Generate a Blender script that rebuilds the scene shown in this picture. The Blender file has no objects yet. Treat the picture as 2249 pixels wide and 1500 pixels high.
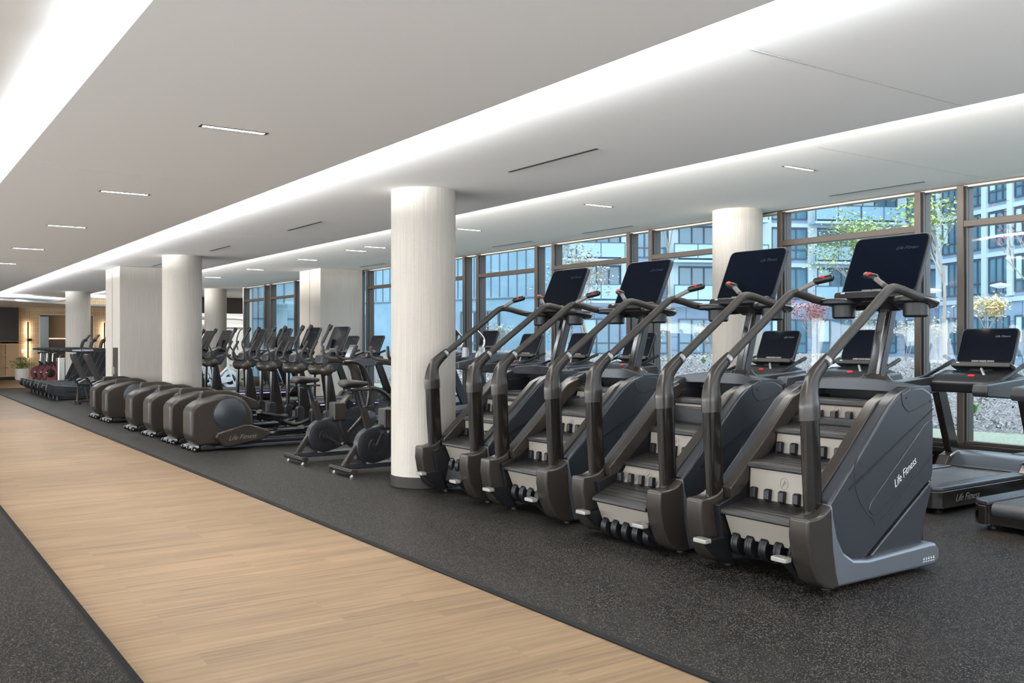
import bpy, bmesh, math, random
from mathutils import Vector, Matrix
C = bpy.context.scene.collection
SC = bpy.context.scene
PI = math.pi

# ---------------------------------------------------------------- camera, world, lights, exposure
EYE = 1.4
YAW = math.atan2(1414.5, 2044.0)
cam = bpy.data.cameras.new('camera'); camo = bpy.data.objects.new('camera', cam); C.objects.link(camo)
camo.location = (0, 0, EYE); camo.rotation_euler = (PI/2, 0, -YAW)
cam.sensor_width = 36; cam.lens = 36*2044/2249; cam.clip_start = .05; cam.clip_end = 400
SC.camera = camo
SC.view_settings.view_transform = 'Standard'; SC.view_settings.look = 'None'
SC.view_settings.exposure = 0.3; SC.view_settings.gamma = 1.0; SC.view_settings.use_curve_mapping = False
SC.cycles.use_denoising = True
SC.cycles.max_bounces = 8; SC.cycles.diffuse_bounces = 5; SC.cycles.glossy_bounces = 3
SC.cycles.use_adaptive_sampling = True; SC.cycles.adaptive_threshold = 0.02
SC.cycles.transparent_max_bounces = 12; SC.cycles.caustics_reflective = False; SC.cycles.caustics_refractive = False
SC.cycles.sample_clamp_indirect = 6.0
W = bpy.data.worlds.new('world'); SC.world = W; W.use_nodes = True
bgn = W.node_tree.nodes['Background']; bgn.inputs['Color'].default_value = (.76, .88, 1.0, 1); bgn.inputs['Strength'].default_value = 3.3
sun = bpy.data.lights.new('sun', 'SUN'); sun.energy = 1.3; sun.angle = .02; sun.color = (1, .96, .9)
suno = bpy.data.objects.new('sun', sun); C.objects.link(suno); suno.rotation_euler = (math.radians(38), 0, math.radians(70))

WARM = (1.0, .95, .89); NEUT = (.93, .97, 1.0)
def area(name, loc, size, sizey, rot, power, col=NEUT, spread=PI):
    l = bpy.data.lights.new(name, 'AREA'); l.shape = 'RECTANGLE'; l.size = size; l.size_y = sizey
    l.energy = power; l.color = col; l.spread = spread
    o = bpy.data.objects.new(name, l); C.objects.link(o); o.location = loc; o.rotation_euler = rot
    return o
# ceiling levels and edges (X) of the stepped ceiling panels
AL, AR, AZ = .926, 2.95, 2.748
BR, BZ = 5.63, 2.87
CZ = 3.075
WX = 9.6
COVE = 120.0          # watts per 3 m of LED tape
for i in range(13):
    y = -4 + 3*i + 1.5
    area('cove_led', (AR-.07, y, AZ+.085), .05, 2.95, (0, -math.radians(132), 0), COVE*1.25, NEUT, math.radians(106))
    area('cove_led', (AL+.16, y, AZ+.13), .05, 2.95, (0, math.radians(136), 0), COVE*.25, NEUT, math.radians(96))
    area('cove_led', (BR-.07, y, BZ+.105), .05, 2.95, (0, -math.radians(128), 0), COVE*1.5, (1, .97, .93), math.radians(104))
# added fill lights over the unseen hall left of and behind the camera
for x in (-2.0, -5.0):
    for y in (-3.5, 0, 4.5, 9, 14, 19, 24, 29):
        area('hall_fill', (x, y, 2.86), .5, 1.6, (0, 0, 0), 16, WARM)
# added fill panels tilted up along the unseen walls, to brighten the ceiling
for y in (-3, 2, 7, 12, 17, 22, 27):
    area('up_fill', (-6.8, y, 1.3), 1.7, 4.6, (0, -math.radians(104), 0), 360, (.86, .94, 1.0))
for x in (-4, 0, 4, 8):
    area('up_fill', (x, -4.8, 1.3), 3.6, 1.7, (math.radians(104), 0, 0), 170, (.86, .94, 1.0))

# ---------------------------------------------------------------- helpers
def tag(o, label=None, cat=None, group=None, kind=None):
    if label: o['label'] = label
    if cat: o['category'] = cat
    if group: o['group'] = group
    if kind: o['kind'] = kind
    return o
def thing(name, loc, label, cat, group=None, rz=0):
    o = bpy.data.objects.new(name, None); C.objects.link(o); o.empty_display_size = .1
    o.location = loc; o.rotation_euler = (0, 0, rz)
    return tag(o, label, cat, group)
def obj(name, bm, mat, parent=None, bevel=0, seg=2, smooth=True, kind=None, label=None, recalc=True):
    if recalc: bmesh.ops.recalc_face_normals(bm, faces=bm.faces)
    me = bpy.data.meshes.new(name); bm.to_mesh(me); bm.free()
    for m in (mat if isinstance(mat, (list, tuple)) else [mat]): me.materials.append(m)
    o = bpy.data.objects.new(name, me); C.objects.link(o)
    if parent is not None: o.parent = parent
    if smooth:
        for p in me.polygons: p.use_smooth = True
        if not bevel and smooth != 'all':
            try: me.set_sharp_from_angle(angle=math.radians(38))
            except Exception: pass
    if bevel:
        b = o.modifiers.new('bevel', 'BEVEL'); b.width = bevel; b.segments = seg; b.limit_method = 'ANGLE'
        b.angle_limit = math.radians(32); b.harden_normals = True; b.use_clamp_overlap = True
    if kind: o['kind'] = kind
    if label: o['label'] = label
    return o
def B(): return bmesh.new()
def copy_tree(o, parent=None):
    c = o.copy(); C.objects.link(c); c.parent = parent
    for ch in list(o.children): copy_tree(ch, c)
    return c
def place(proto, first, loc, label, group=None, rz=None):
    o = proto if first else copy_tree(proto)
    o.location = loc
    if rz is not None: o.rotation_euler = (0, 0, rz)
    o['label'] = label
    if group: o['group'] = group
    return o
def box(bm, c, s, rot=None, mi=0):
    M = Matrix.Translation(Vector(c))
    if rot: M = M @ Matrix.Rotation(rot[2], 4, 'Z') @ Matrix.Rotation(rot[1], 4, 'Y') @ Matrix.Rotation(rot[0], 4, 'X')
    v = [bm.verts.new(M @ Vector((s[0]*.5*a, s[1]*.5*b, s[2]*.5*d))) for a in (-1, 1) for b in (-1, 1) for d in (-1, 1)]
    for q in ((0,1,3,2),(4,6,7,5),(0,4,5,1),(2,3,7,6),(0,2,6,4),(1,5,7,3)):
        f = bm.faces.new([v[i] for i in q]); f.material_index = mi
    return bm
def bxx(bm, x0, x1, y0, y1, z0, z1, mi=0):
    return box(bm, ((x0+x1)/2, (y0+y1)/2, (z0+z1)/2), (x1-x0, y1-y0, z1-z0), mi=mi)
def prism(bm, pts, a0, a1, ax='y', mi=0):
    """pts: 2-D outline; ax='y' -> pts are (x,z); 'z' -> (x,y); 'x' -> (y,z)"""
    def P(p, a):
        return (p[0], a, p[1]) if ax == 'y' else ((p[0], p[1], a) if ax == 'z' else (a, p[0], p[1]))
    A = [bm.verts.new(P(p, a0)) for p in pts]; D = [bm.verts.new(P(p, a1)) for p in pts]
    n = len(pts)
    f = bm.faces.new(A); f.material_index = mi; f = bm.faces.new(D[::-1]); f.material_index = mi
    for i in range(n):
        f = bm.faces.new((A[i], D[i], D[(i+1) % n], A[(i+1) % n])); f.material_index = mi
    return bm
def cr(pts, n=6):
    """Catmull-Rom through 3-D (or n-D) points"""
    P = [tuple(map(float, p)) for p in pts]; out = []
    for i in range(len(P)-1):
        p0 = P[i-1] if i else P[0]; p1 = P[i]; p2 = P[i+1]; p3 = P[i+2] if i+2 < len(P) else P[-1]
        for k in range(n):
            t = k/n
            out.append(tuple(.5*(2*b+(c-a)*t+(2*a-5*b+4*c-d)*t*t+(3*b-a-3*c+d)*t**3) for a, b, c, d in zip(p0, p1, p2, p3)))
    out.append(P[-1]); return out
def tube(bm, pts, r, n=10, sx=1.0, up=None, mi=0, cap=True, rnd=False):
    """sweep; r number or list; sx squashes the second axis"""
    P = [Vector(p[:3]) for p in pts]; R = r if isinstance(r, (list, tuple)) else [r]*len(P)
    if rnd:
        d0 = (P[0]-P[1]).normalized(); d1 = (P[-1]-P[-2]).normalized()
        P = [P[0]+d0*R[0]*.7, P[0]+d0*R[0]*.4] + P + [P[-1]+d1*R[-1]*.4, P[-1]+d1*R[-1]*.7]
        R = [R[0]*.45, R[0]*.85] + list(R) + [R[-1]*.85, R[-1]*.45]
    rings = []; u = None
    for i, p in enumerate(P):
        t = (P[min(i+1, len(P)-1)]-P[max(i-1, 0)]).normalized()
        if u is None:
            u = Vector(up) if up else (Vector((0, 0, 1)) if abs(t.z) < .9 else Vector((1, 0, 0)))
        u = (u-t*u.dot(t)).normalized(); w = t.cross(u)
        rings.append([bm.verts.new(p+(u*math.cos(2*PI*k/n)*R[i]+w*math.sin(2*PI*k/n)*R[i]*sx)) for k in range(n)])
    for a, b in zip(rings, rings[1:]):
        for k in range(n):
            f = bm.faces.new((a[k], a[(k+1) % n], b[(k+1) % n], b[k])); f.material_index = mi
    if cap:
        f = bm.faces.new(rings[0][::-1]); f.material_index = mi
        f = bm.faces.new(rings[-1]); f.material_index = mi
    return bm
def cyl(bm, p0, p1, r, n=20, r2=None, mi=0):
    return tube(bm, [p0, p1], [r, r if r2 is None else r2], n=n, mi=mi)
def lathe(bm, prof, n=32, c=(0, 0, 0), mi=0, a0=0, a1=2*PI):
    full = abs(a1-a0-2*PI) < 1e-6; m = n if full else n+1
    cols = [[bm.verts.new((c[0]+r*math.cos(a0+(a1-a0)*k/n), c[1]+r*math.sin(a0+(a1-a0)*k/n), c[2]+z)) for r, z in prof] for k in range(m)]
    for k in range(n):
        a, b = cols[k], cols[(k+1) % m]
        for j in range(len(prof)-1):
            f = bm.faces.new((a[j], b[j], b[j+1], a[j+1])); f.material_index = mi
    return bm
def rpoly(pts, r, n=4):
    """round the corners of a 2-D polygon"""
    out = []; m = len(pts)
    for i in range(m):
        p = Vector(pts[i]); a = Vector(pts[i-1])-p; b = Vector(pts[(i+1) % m])-p
        rr = min(r if not isinstance(r, (list, tuple)) else r[i], a.length*.45, b.length*.45)
        if rr < 1e-4: out.append(tuple(p)); continue
        A = p+a.normalized()*rr; D = p+b.normalized()*rr
        for k in range(n+1):
            t = k/n; q = A*(1-t)**2+p*2*t*(1-t)+D*t*t; out.append((q.x, q.y))
    return out
def text(name, s, size, mat, parent, loc, rot, shear=0.0, depth=.0015, sx=1.0, label=None, align='CENTER', offset=0):
    cu = bpy.data.curves.new(name, 'FONT'); cu.body = s; cu.size = size; cu.shear = shear; cu.extrude = depth
    cu.align_x = align; cu.align_y = 'CENTER'; cu.resolution_u = 3; cu.offset = offset
    t = bpy.data.objects.new('tmp', cu); C.objects.link(t)
    me = bpy.data.meshes.new_from_object(t.evaluated_get(bpy.context.evaluated_depsgraph_get()))
    bpy.data.objects.remove(t)
    me.materials.clear(); me.materials.append(mat)
    o = bpy.data.objects.new(name, me); C.objects.link(o); o.parent = parent
    o.matrix_local = Matrix.Translation(Vector(loc)) @ rot @ Matrix.Diagonal((sx, 1, 1, 1))
    if label: o['label'] = label
    return o
def RT(x, y):
    """rotation whose local X is x and local Y is y"""
    x = Vector(x).normalized(); y = Vector(y).normalized(); z = x.cross(y).normalized(); y = z.cross(x)
    return Matrix((x, y, z)).transposed().to_4x4()

# ---------------------------------------------------------------- materials
def mat(name, col, rough=.5, metal=0, spec=.5, coat=0, emit=None, estr=0, bump=0, bscale=60, var=0, vscale=8, alpha=None):
    m = bpy.data.materials.new(name); m.use_nodes = True; nt = m.node_tree; N = nt.nodes; L = nt.links
    p = N['Principled BSDF']
    p.inputs['Base Color'].default_value = (*col, 1); p.inputs['Roughness'].default_value = rough
    p.inputs['Metallic'].default_value = metal; p.inputs['Specular IOR Level'].default_value = spec
    p.inputs['Coat Weight'].default_value = coat; p.inputs['Coat Roughness'].default_value = .08
    if emit: p.inputs['Emission Color'].default_value = (*emit, 1); p.inputs['Emission Strength'].default_value = estr
    tc = N.new('ShaderNodeTexCoord')
    if var:
        n = N.new('ShaderNodeTexNoise'); n.inputs['Scale'].default_value = vscale; n.inputs['Detail'].default_value = 4
        mx = N.new('ShaderNodeMix'); mx.data_type = 'RGBA'
        mx.inputs[6].default_value = (*[c*(1-var) for c in col], 1); mx.inputs[7].default_value = (*[min(1, c*(1+var)) for c in col], 1)
        L.new(tc.outputs['Object'], n.inputs['Vector']); L.new(n.outputs['Fac'], mx.inputs[0]); L.new(mx.outputs[2], p.inputs['Base Color'])
    if bump:
        n = N.new('ShaderNodeTexNoise'); n.inputs['Scale'].default_value = bscale; n.inputs['Detail'].default_value = 3
        b = N.new('ShaderNodeBump'); b.inputs['Strength'].default_value = bump; b.inputs['Distance'].default_value = .002
        L.new(tc.outputs['Object'], n.inputs['Vector']); L.new(n.outputs['Fac'], b.inputs['Height']); L.new(b.outputs['Normal'], p.inputs['Normal'])
    return m
def nodes(m): return m.node_tree.nodes, m.node_tree.links, m.node_tree.nodes['Principled BSDF']
M = {}
M['ceil'] = mat('ceiling_paint', (.90, .905, .91), .9, spec=.1)
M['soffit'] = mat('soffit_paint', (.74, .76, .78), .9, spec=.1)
M['wall'] = mat('wall_paint', (.70, .68, .65), .85, spec=.2)
M['shell'] = mat('charcoal_plastic', (.013, .0145, .017), .35, spec=.30, bump=.12, bscale=900)
M['shell2'] = mat('graphite_satin', (.026, .029, .034), .27, metal=.25, spec=.4, bump=.08, bscale=900)
M['rim'] = mat('pewter_satin', (.17, .185, .21), .34, metal=.7)
M['black'] = mat('black_plastic', (.006, .006, .007), .4, spec=.3)
M['gloss'] = mat('gloss_black', (.012, .011, .010), .12, coat=.6)
M['post'] = mat('dark_bronze_gloss', (.008, .0065, .0055), .14, metal=0, spec=.35, coat=.15)
M['cuff'] = mat('dark_grey_satin', (.028, .0235, .020), .25, metal=.3, spec=.4)
M['rubber'] = mat('grey_rubber', (.024, .021, .019), .5, spec=.3, bump=.1, bscale=500)
M['void'] = mat('black_void', (.004, .004, .004), .8)
M['tread'] = mat('ribbed_black_tread', (.012, .011, .010), .42, spec=.3, bump=.2, bscale=300)
M['riser'] = mat('warm_grey_riser', (.22, .195, .165), .5, bump=.1, bscale=400)
M['pedal'] = mat('light_grey_pedal', (.27, .26, .24), .35, metal=.3)
M['red'] = mat('red_button', (.75, .02, .015), .4)
M['white'] = mat('white_marking', (.75, .76, .78), .5)
M['screen'] = mat('dark_screen_glass', (.001, .0022, .005), .06, spec=.12)
M['dim'] = mat('dim_screen_mark', (.022, .036, .055), .25)
M['keys'] = mat('grey_key_pad', (.15, .14, .13), .45)
M['chrome'] = mat('brushed_steel', (.62, .60, .57), .22, metal=1)
M['silver'] = mat('silver_paint', (.42, .43, .44), .35, metal=.6)
M['belt'] = mat('treadmill_belt', (.042, .044, .047), .55, bump=.3, bscale=900)
M['deck'] = mat('dark_deck_grey', (.040, .042, .047), .33, metal=.3)
M['brown'] = mat('brown_black_shell', (.018, .0135, .010), .34, spec=.30, bump=.08, bscale=700)
M['pad'] = mat('grey_vinyl_pad', (.027, .023, .020), .45, spec=.3, bump=.2, bscale=300)
M['edge'] = mat('rubber_edging', (.008, .008, .008), .75, spec=.1)
M['gap'] = mat('shadow_gap', (.42, .42, .42), .9)
M['lamp'] = mat('lamp_diffuser', (.9, .9, .9), .5, emit=(1, .96, .9), estr=26)
M['bronze'] = mat('bronze_window_frame', (.062, .046, .034), .42, metal=.3)
M['bronze2'] = mat('dark_bronze_side', (.035, .030, .026), .4, metal=.3)
M['wood'] = mat('light_oak_veneer', (.46, .30, .16), .5)
M['panel'] = mat('espresso_panel', (.018, .011, .008), .45, var=.3, vscale=20)
M['pot'] = mat('white_ceramic_pot', (.72, .69, .64), .35)
M['leaf'] = mat('houseplant_leaf', (.09, .24, .04), .45, var=.4, vscale=12)
M['soil'] = mat('potting_soil', (.03, .02, .012), .9)
M['plate'] = mat('white_switch_plate', (.7, .7, .68), .4)
M['base'] = mat('dark_plinth', (.012, .009, .007), .45, spec=.3)
M['cable'] = mat('cream_powder_coat', (.55, .52, .46), .4)
M['maroon'] = mat('maroon_rim', (.16, .03, .04), .4)
M['purple'] = mat('violet_light_strip', (.2, .15, .5), .4, emit=(.45, .35, 1), estr=1.6)
M['wrim'] = mat('white_flywheel', (.55, .62, .68), .3)
def mk_wood():
    m = mat('oak_plank_floor', (.5, .35, .2), .40, spec=.35); N, L, p = nodes(m)
    tc = N.new('ShaderNodeTexCoord')
    br = N.new('ShaderNodeTexBrick'); br.offset = .37; br.inputs['Scale'].default_value = 1
    br.inputs['Brick Width'].default_value = 1.22; br.inputs['Row Height'].default_value = .178
    br.inputs['Mortar Size'].default_value = .0012; br.inputs['Mortar Smooth'].default_value = .3; br.inputs['Bias'].default_value = 0
    br.inputs['Color1'].default_value = (0, 0, 0, 1); br.inputs['Color2'].default_value = (1, 1, 1, 1); br.inputs['Mortar'].default_value = (.3, .3, .3, 1)
    L.new(tc.outputs['Object'], br.inputs['Vector'])
    mp = N.new('ShaderNodeMapping'); mp.inputs['Scale'].default_value = (.9, 11, 1)
    ad = N.new('ShaderNodeVectorMath'); ad.operation = 'MULTIPLY_ADD'; ad.inputs[1].default_value = (7, 3, 9); L.new(br.outputs['Color'], ad.inputs[0])
    L.new(tc.outputs['Object'], mp.inputs['Vector']); L.new(mp.outputs['Vector'], ad.inputs[2])
    n1 = N.new('ShaderNodeTexNoise'); n1.inputs['Scale'].default_value = 1.1; n1.inputs['Detail'].default_value = 6; n1.inputs['Distortion'].default_value = .9
    L.new(ad.outputs[0], n1.inputs['Vector'])
    mp2 = N.new('ShaderNodeMapping'); mp2.inputs['Scale'].default_value = (5, 120, 1); L.new(tc.outputs['Object'], mp2.inputs['Vector'])
    n2 = N.new('ShaderNodeTexNoise'); n2.inputs['Scale'].default_value = 1; n2.inputs['Detail'].default_value = 3; L.new(mp2.outputs['Vector'], n2.inputs['Vector'])
    wv = N.new('ShaderNodeTexWave'); wv.bands_direction = 'Y'; wv.inputs['Scale'].default_value = .55; wv.inputs['Distortion'].default_value = 9; wv.inputs['Detail'].default_value = 3; wv.inputs['Detail Scale'].default_value = .8
    L.new(ad.outputs[0], wv.inputs['Vector'])
    def mth(op, a, b):
        q = N.new('ShaderNodeMath'); q.operation = op
        for k, v in enumerate((a, b)):
            if isinstance(v, (int, float)): q.inputs[k].default_value = v
            else: L.new(v, q.inputs[k])
        return q.outputs[0]
    f = mth('ADD', mth('MULTIPLY', n1.outputs['Fac'], .75), mth('MULTIPLY', n2.outputs['Fac'], .28))
    f = mth('ADD', f, mth('MULTIPLY', wv.outputs['Fac'], .10))
    f = mth('ADD', f, mth('MULTIPLY', br.outputs['Color'], .11))
    cr_ = N.new('ShaderNodeValToRGB'); e = cr_.color_ramp.elements
    e[0].position = .36; e[0].color = (.135, .084, .044, 1); e[1].position = .88; e[1].color = (.35, .235, .132, 1)
    k = e.new(.6); k.color = (.245, .158, .085, 1)
    L.new(f, cr_.inputs['Fac'])
    mx = N.new('ShaderNodeMix'); mx.data_type = 'RGBA'; mx.inputs[7].default_value = (.28, .18, .10, 1)
    L.new(mth('MULTIPLY', br.outputs['Fac'], .55), mx.inputs[0]); L.new(cr_.outputs['Color'], mx.inputs[6]); L.new(mx.outputs[2], p.inputs['Base Color'])
    return m
def mk_rubber_floor(seams=True):
    m = mat('speckled_rubber_floor', (.02, .02, .02), .5, spec=.07); N, L, p = nodes(m)
    tc = N.new('ShaderNodeTexCoord')
    v = N.new('ShaderNodeTexVoronoi'); v.inputs['Scale'].default_value = 210; v.voronoi_dimensions = '2D'; L.new(tc.outputs['Object'], v.inputs['Vector'])
    s = N.new('ShaderNodeSeparateColor'); L.new(v.outputs['Color'], s.inputs[0])
    g = N.new('ShaderNodeMath'); g.operation = 'GREATER_THAN'; g.inputs[1].default_value = .81; L.new(s.outputs[0], g.inputs[0])
    mxc = N.new('ShaderNodeMix'); mxc.data_type = 'RGBA'; mxc.inputs[6].default_value = (.026, .026, .027, 1); mxc.inputs[7].default_value = (.15, .122, .095, 1); L.new(s.outputs[1], mxc.inputs[0])
    mx = N.new('ShaderNodeMix'); mx.data_type = 'RGBA'; mx.inputs[6].default_value = (.0042, .0040, .0040, 1)
    L.new(g.outputs[0], mx.inputs[0]); L.new(mxc.outputs[2], mx.inputs[7])
    last = mx.outputs[2]
    if seams:
        wn = N.new('ShaderNodeTexWave'); wn.wave_profile = 'TRI'; wn.inputs['Scale'].default_value = 3.1; wn.bands_direction = 'DIAGONAL'; L.new(tc.outputs['Object'], wn.inputs['Vector'])
        ad = N.new('ShaderNodeVectorMath'); ad.operation = 'MULTIPLY_ADD'; ad.inputs[1].default_value = (.05, .05, 0); L.new(wn.outputs['Color'], ad.inputs[0]); L.new(tc.outputs['Object'], ad.inputs[2])
        br = N.new('ShaderNodeTexBrick'); br.offset = 0; br.inputs['Scale'].default_value = 1; br.inputs['Brick Width'].default_value = .91; br.inputs['Row Height'].default_value = .91
        br.inputs['Mortar Size'].default_value = .0022; br.inputs['Mortar Smooth'].default_value = 0; L.new(ad.outputs[0], br.inputs['Vector'])
        m2 = N.new('ShaderNodeMix'); m2.data_type = 'RGBA'; m2.inputs[7].default_value = (.008, .008, .008, 1)
        q = N.new('ShaderNodeMath'); q.operation = 'MULTIPLY'; q.inputs[1].default_value = .55; L.new(br.outputs['Fac'], q.inputs[0]); L.new(q.outputs[0], m2.inputs[0]); L.new(last, m2.inputs[6]); last = m2.outputs[2]
    L.new(last, p.inputs['Base Color'])
    n = N.new('ShaderNodeTexNoise'); n.inputs['Scale'].default_value = 260; n.inputs['Detail'].default_value = 2; L.new(tc.outputs['Object'], n.inputs['Vector'])
    b = N.new('ShaderNodeBump'); b.inputs['Strength'].default_value = .35; b.inputs['Distance'].default_value = .002; L.new(n.outputs['Fac'], b.inputs['Height']); L.new(b.outputs['Normal'], p.inputs['Normal'])
    return m
def mk_linen():
    m = mat('ribbed_linen_wallcovering', (.6, .56, .5), .8, spec=.15); N, L, p = nodes(m)
    tc = N.new('ShaderNodeTexCoord'); mp = N.new('ShaderNodeMapping'); mp.inputs['Scale'].default_value = (150, 150, 1.6)
    n = N.new('ShaderNodeTexNoise'); n.inputs['Scale'].default_value = 1; n.inputs['Detail'].default_value = 3
    L.new(tc.outputs['Object'], mp.inputs['Vector']); L.new(mp.outputs['Vector'], n.inputs['Vector'])
    mp3 = N.new('ShaderNodeMapping'); mp3.inputs['Scale'].default_value = (30, 30, 260); L.new(tc.outputs['Object'], mp3.inputs['Vector'])
    n3 = N.new('ShaderNodeTexNoise'); n3.inputs['Scale'].default_value = 1; L.new(mp3.outputs['Vector'], n3.inputs['Vector'])
    ad = N.new('ShaderNodeMath'); ad.operation = 'MULTIPLY_ADD'; ad.inputs[1].default_value = .4; L.new(n3.outputs['Fac'], ad.inputs[0]); L.new(n.outputs['Fac'], ad.inputs[2])
    r = N.new('ShaderNodeValToRGB'); e = r.color_ramp.elements
    e[0].position = .45; e[0].color = (.38, .345, .305, 1); e[1].position = .95; e[1].color = (.50, .46, .41, 1)
    L.new(ad.outputs[0], r.inputs['Fac']); L.new(r.outputs['Color'], p.inputs['Base Color'])
    b = N.new('ShaderNodeBump'); b.inputs['Strength'].default_value = .3; b.inputs['Distance'].default_value = .002; L.new(n.outputs['Fac'], b.inputs['Height']); L.new(b.outputs['Normal'], p.inputs['Normal'])
    return m
def mk_glass(name, tint=(.93, .97, .98), wav=.02, k=1.0, rough=0.0):
    m = bpy.data.materials.new(name); m.use_nodes = True; N = m.node_tree.nodes; L = m.node_tree.links; N.clear()
    o = N.new('ShaderNodeOutputMaterial'); t = N.new('ShaderNodeBsdfTransparent'); t.inputs[0].default_value = (*tint, 1)
    g = N.new('ShaderNodeBsdfGlossy'); g.inputs['Roughness'].default_value = rough; g.inputs[0].default_value = (1, 1, 1, 1)
    f = N.new('ShaderNodeFresnel'); f.inputs['IOR'].default_value = 1.5
    ml = N.new('ShaderNodeMath'); ml.operation = 'MULTIPLY'; ml.inputs[1].default_value = k; ml.use_clamp = True
    mx = N.new('ShaderNodeMixShader'); L.new(f.outputs[0], ml.inputs[0]); L.new(ml.outputs[0], mx.inputs[0]); L.new(t.outputs[0], mx.inputs[1]); L.new(g.outputs[0], mx.inputs[2]); L.new(mx.outputs[0], o.inputs[0])
    if wav:
        tc = N.new('ShaderNodeTexCoord'); n = N.new('ShaderNodeTexNoise'); n.inputs['Scale'].default_value = .9; n.inputs['Detail'].default_value = 1
        b = N.new('ShaderNodeBump'); b.inputs['Strength'].default_value = 1; b.inputs['Distance'].default_value = wav
        L.new(tc.outputs['Object'], n.inputs['Vector']); L.new(n.outputs['Fac'], b.inputs['Height']); L.new(b.outputs['Normal'], g.inputs['Normal'])
    return m
def mk_tile():
    m = mat('kit_kat_wall_tile', (.5, .36, .22), .4, spec=.4); N, L, p = nodes(m)
    tc = N.new('ShaderNodeTexCoord'); sx = N.new('ShaderNodeSeparateXYZ'); cx_ = N.new('ShaderNodeCombineXYZ')
    L.new(tc.outputs['Object'], sx.inputs[0]); L.new(sx.outputs['Z'], cx_.inputs[0]); L.new(sx.outputs['X'], cx_.inputs[1])
    br = N.new('ShaderNodeTexBrick'); br.offset = 0; br.inputs['Scale'].default_value = 1; br.inputs['Brick Width'].default_value = .215; br.inputs['Row Height'].default_value = .072
    br.inputs['Mortar Size'].default_value = .006; br.inputs['Mortar Smooth'].default_value = .2
    br.inputs['Color1'].default_value = (.40, .27, .145, 1); br.inputs['Color2'].default_value = (.47, .33, .19, 1); br.inputs['Mortar'].default_value = (.62, .50, .34, 1)
    L.new(cx_.outputs[0], br.inputs['Vector']); L.new(br.outputs['Color'], p.inputs['Base Color'])
    return m
def mk_noise2(name, c0, c1, scale, rough=.9, detail=6, vor=False, bump=.0, p0=.35, p1=.65, st=(1, 1, 1)):
    m = mat(name, c0, rough, spec=.2); N, L, p = nodes(m)
    tc = N.new('ShaderNodeTexCoord'); mp = N.new('ShaderNodeMapping'); mp.inputs['Scale'].default_value = st; L.new(tc.outputs['Object'], mp.inputs['Vector'])
    if vor:
        n = N.new('ShaderNodeTexVoronoi'); n.inputs['Scale'].default_value = scale; L.new(mp.outputs[0], n.inputs['Vector'])
        s = N.new('ShaderNodeSeparateColor'); L.new(n.outputs['Color'], s.inputs[0]); fac = s.outputs[0]
    else:
        n = N.new('ShaderNodeTexNoise'); n.inputs['Scale'].default_value = scale; n.inputs['Detail'].default_value = detail; L.new(mp.outputs[0], n.inputs['Vector']); fac = n.outputs['Fac']
    r = N.new('ShaderNodeValToRGB'); e = r.color_ramp.elements; e[0].position = p0; e[0].color = (*c0, 1); e[1].position = p1; e[1].color = (*c1, 1)
    L.new(fac, r.inputs[0]); L.new(r.outputs[0], p.inputs['Base Color'])
    if bump:
        b = N.new('ShaderNodeBump'); b.inputs['Strength'].default_value = bump; b.inputs['Distance'].default_value = .03; L.new(fac, b.inputs['Height']); L.new(b.outputs[0], p.inputs['Normal'])
    return m
M['woodfloor'] = mk_wood(); M['mat'] = mk_rubber_floor(); M['mat2'] = mk_rubber_floor(False); M['linen'] = mk_linen(); M['tile'] = mk_tile()
M['glass'] = mk_glass('window_pane_glass', (.90, .965, .99), .012, .5, .03)
M['mulch'] = mk_noise2('wood_chip_mulch', (.07, .066, .062), (.27, .265, .27), 16, vor=True, bump=.5, p0=.2, p1=.95, st=(3, 4.2, 3))
M['lawn'] = mk_noise2('short_lawn', (.16, .19, .145), (.27, .31, .24), 28, p0=.3, p1=.7, bump=.3)
M['paving'] = mk_noise2('pale_paving', (.50, .50, .50), (.62, .62, .63), 3)
M['facade'] = mk_noise2('blue_grey_cladding', (.21, .29, .38), (.25, .34, .43), 1.2)
M['facade2'] = mk_noise2('teal_siding', (.15, .25, .31), (.19, .30, .37), 1.0)
M['fin'] = mat('pale_mint_pier', (.44, .53, .55), .6)
M['slab'] = mat('balcony_slab', (.40, .50, .57), .7)
M['mull'] = mat('dark_mullion', (.05, .08, .11), .5)
M['bglass'] = mat('building_glass', (.09, .19, .25), .06, spec=.9, var=.6, vscale=.35)
M['blind'] = mat('pale_window_blind', (.42, .58, .62), .7)
M['railg'] = mat('balcony_glass', (.25, .40, .48), .1, spec=.8)
M['bark'] = mat('pale_bark', (.30, .27, .24), .85)
M['tleaf'] = mat('green_tree_leaf', (.30, .38, .12), .55, var=.5, vscale=3)
M['yleaf'] = mat('yellow_tree_leaf', (.62, .52, .28), .55, var=.3, vscale=3)
M['rleaf'] = mat('red_shrub_leaf', (.30, .055, .045), .55, var=.4, vscale=3)
M['dleaf'] = mat('dry_grey_leaf', (.36, .36, .28), .6, var=.3, vscale=3)

def struct(name, bm, m, **k):
    return obj(name, bm, m, kind='structure', **k)

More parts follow.
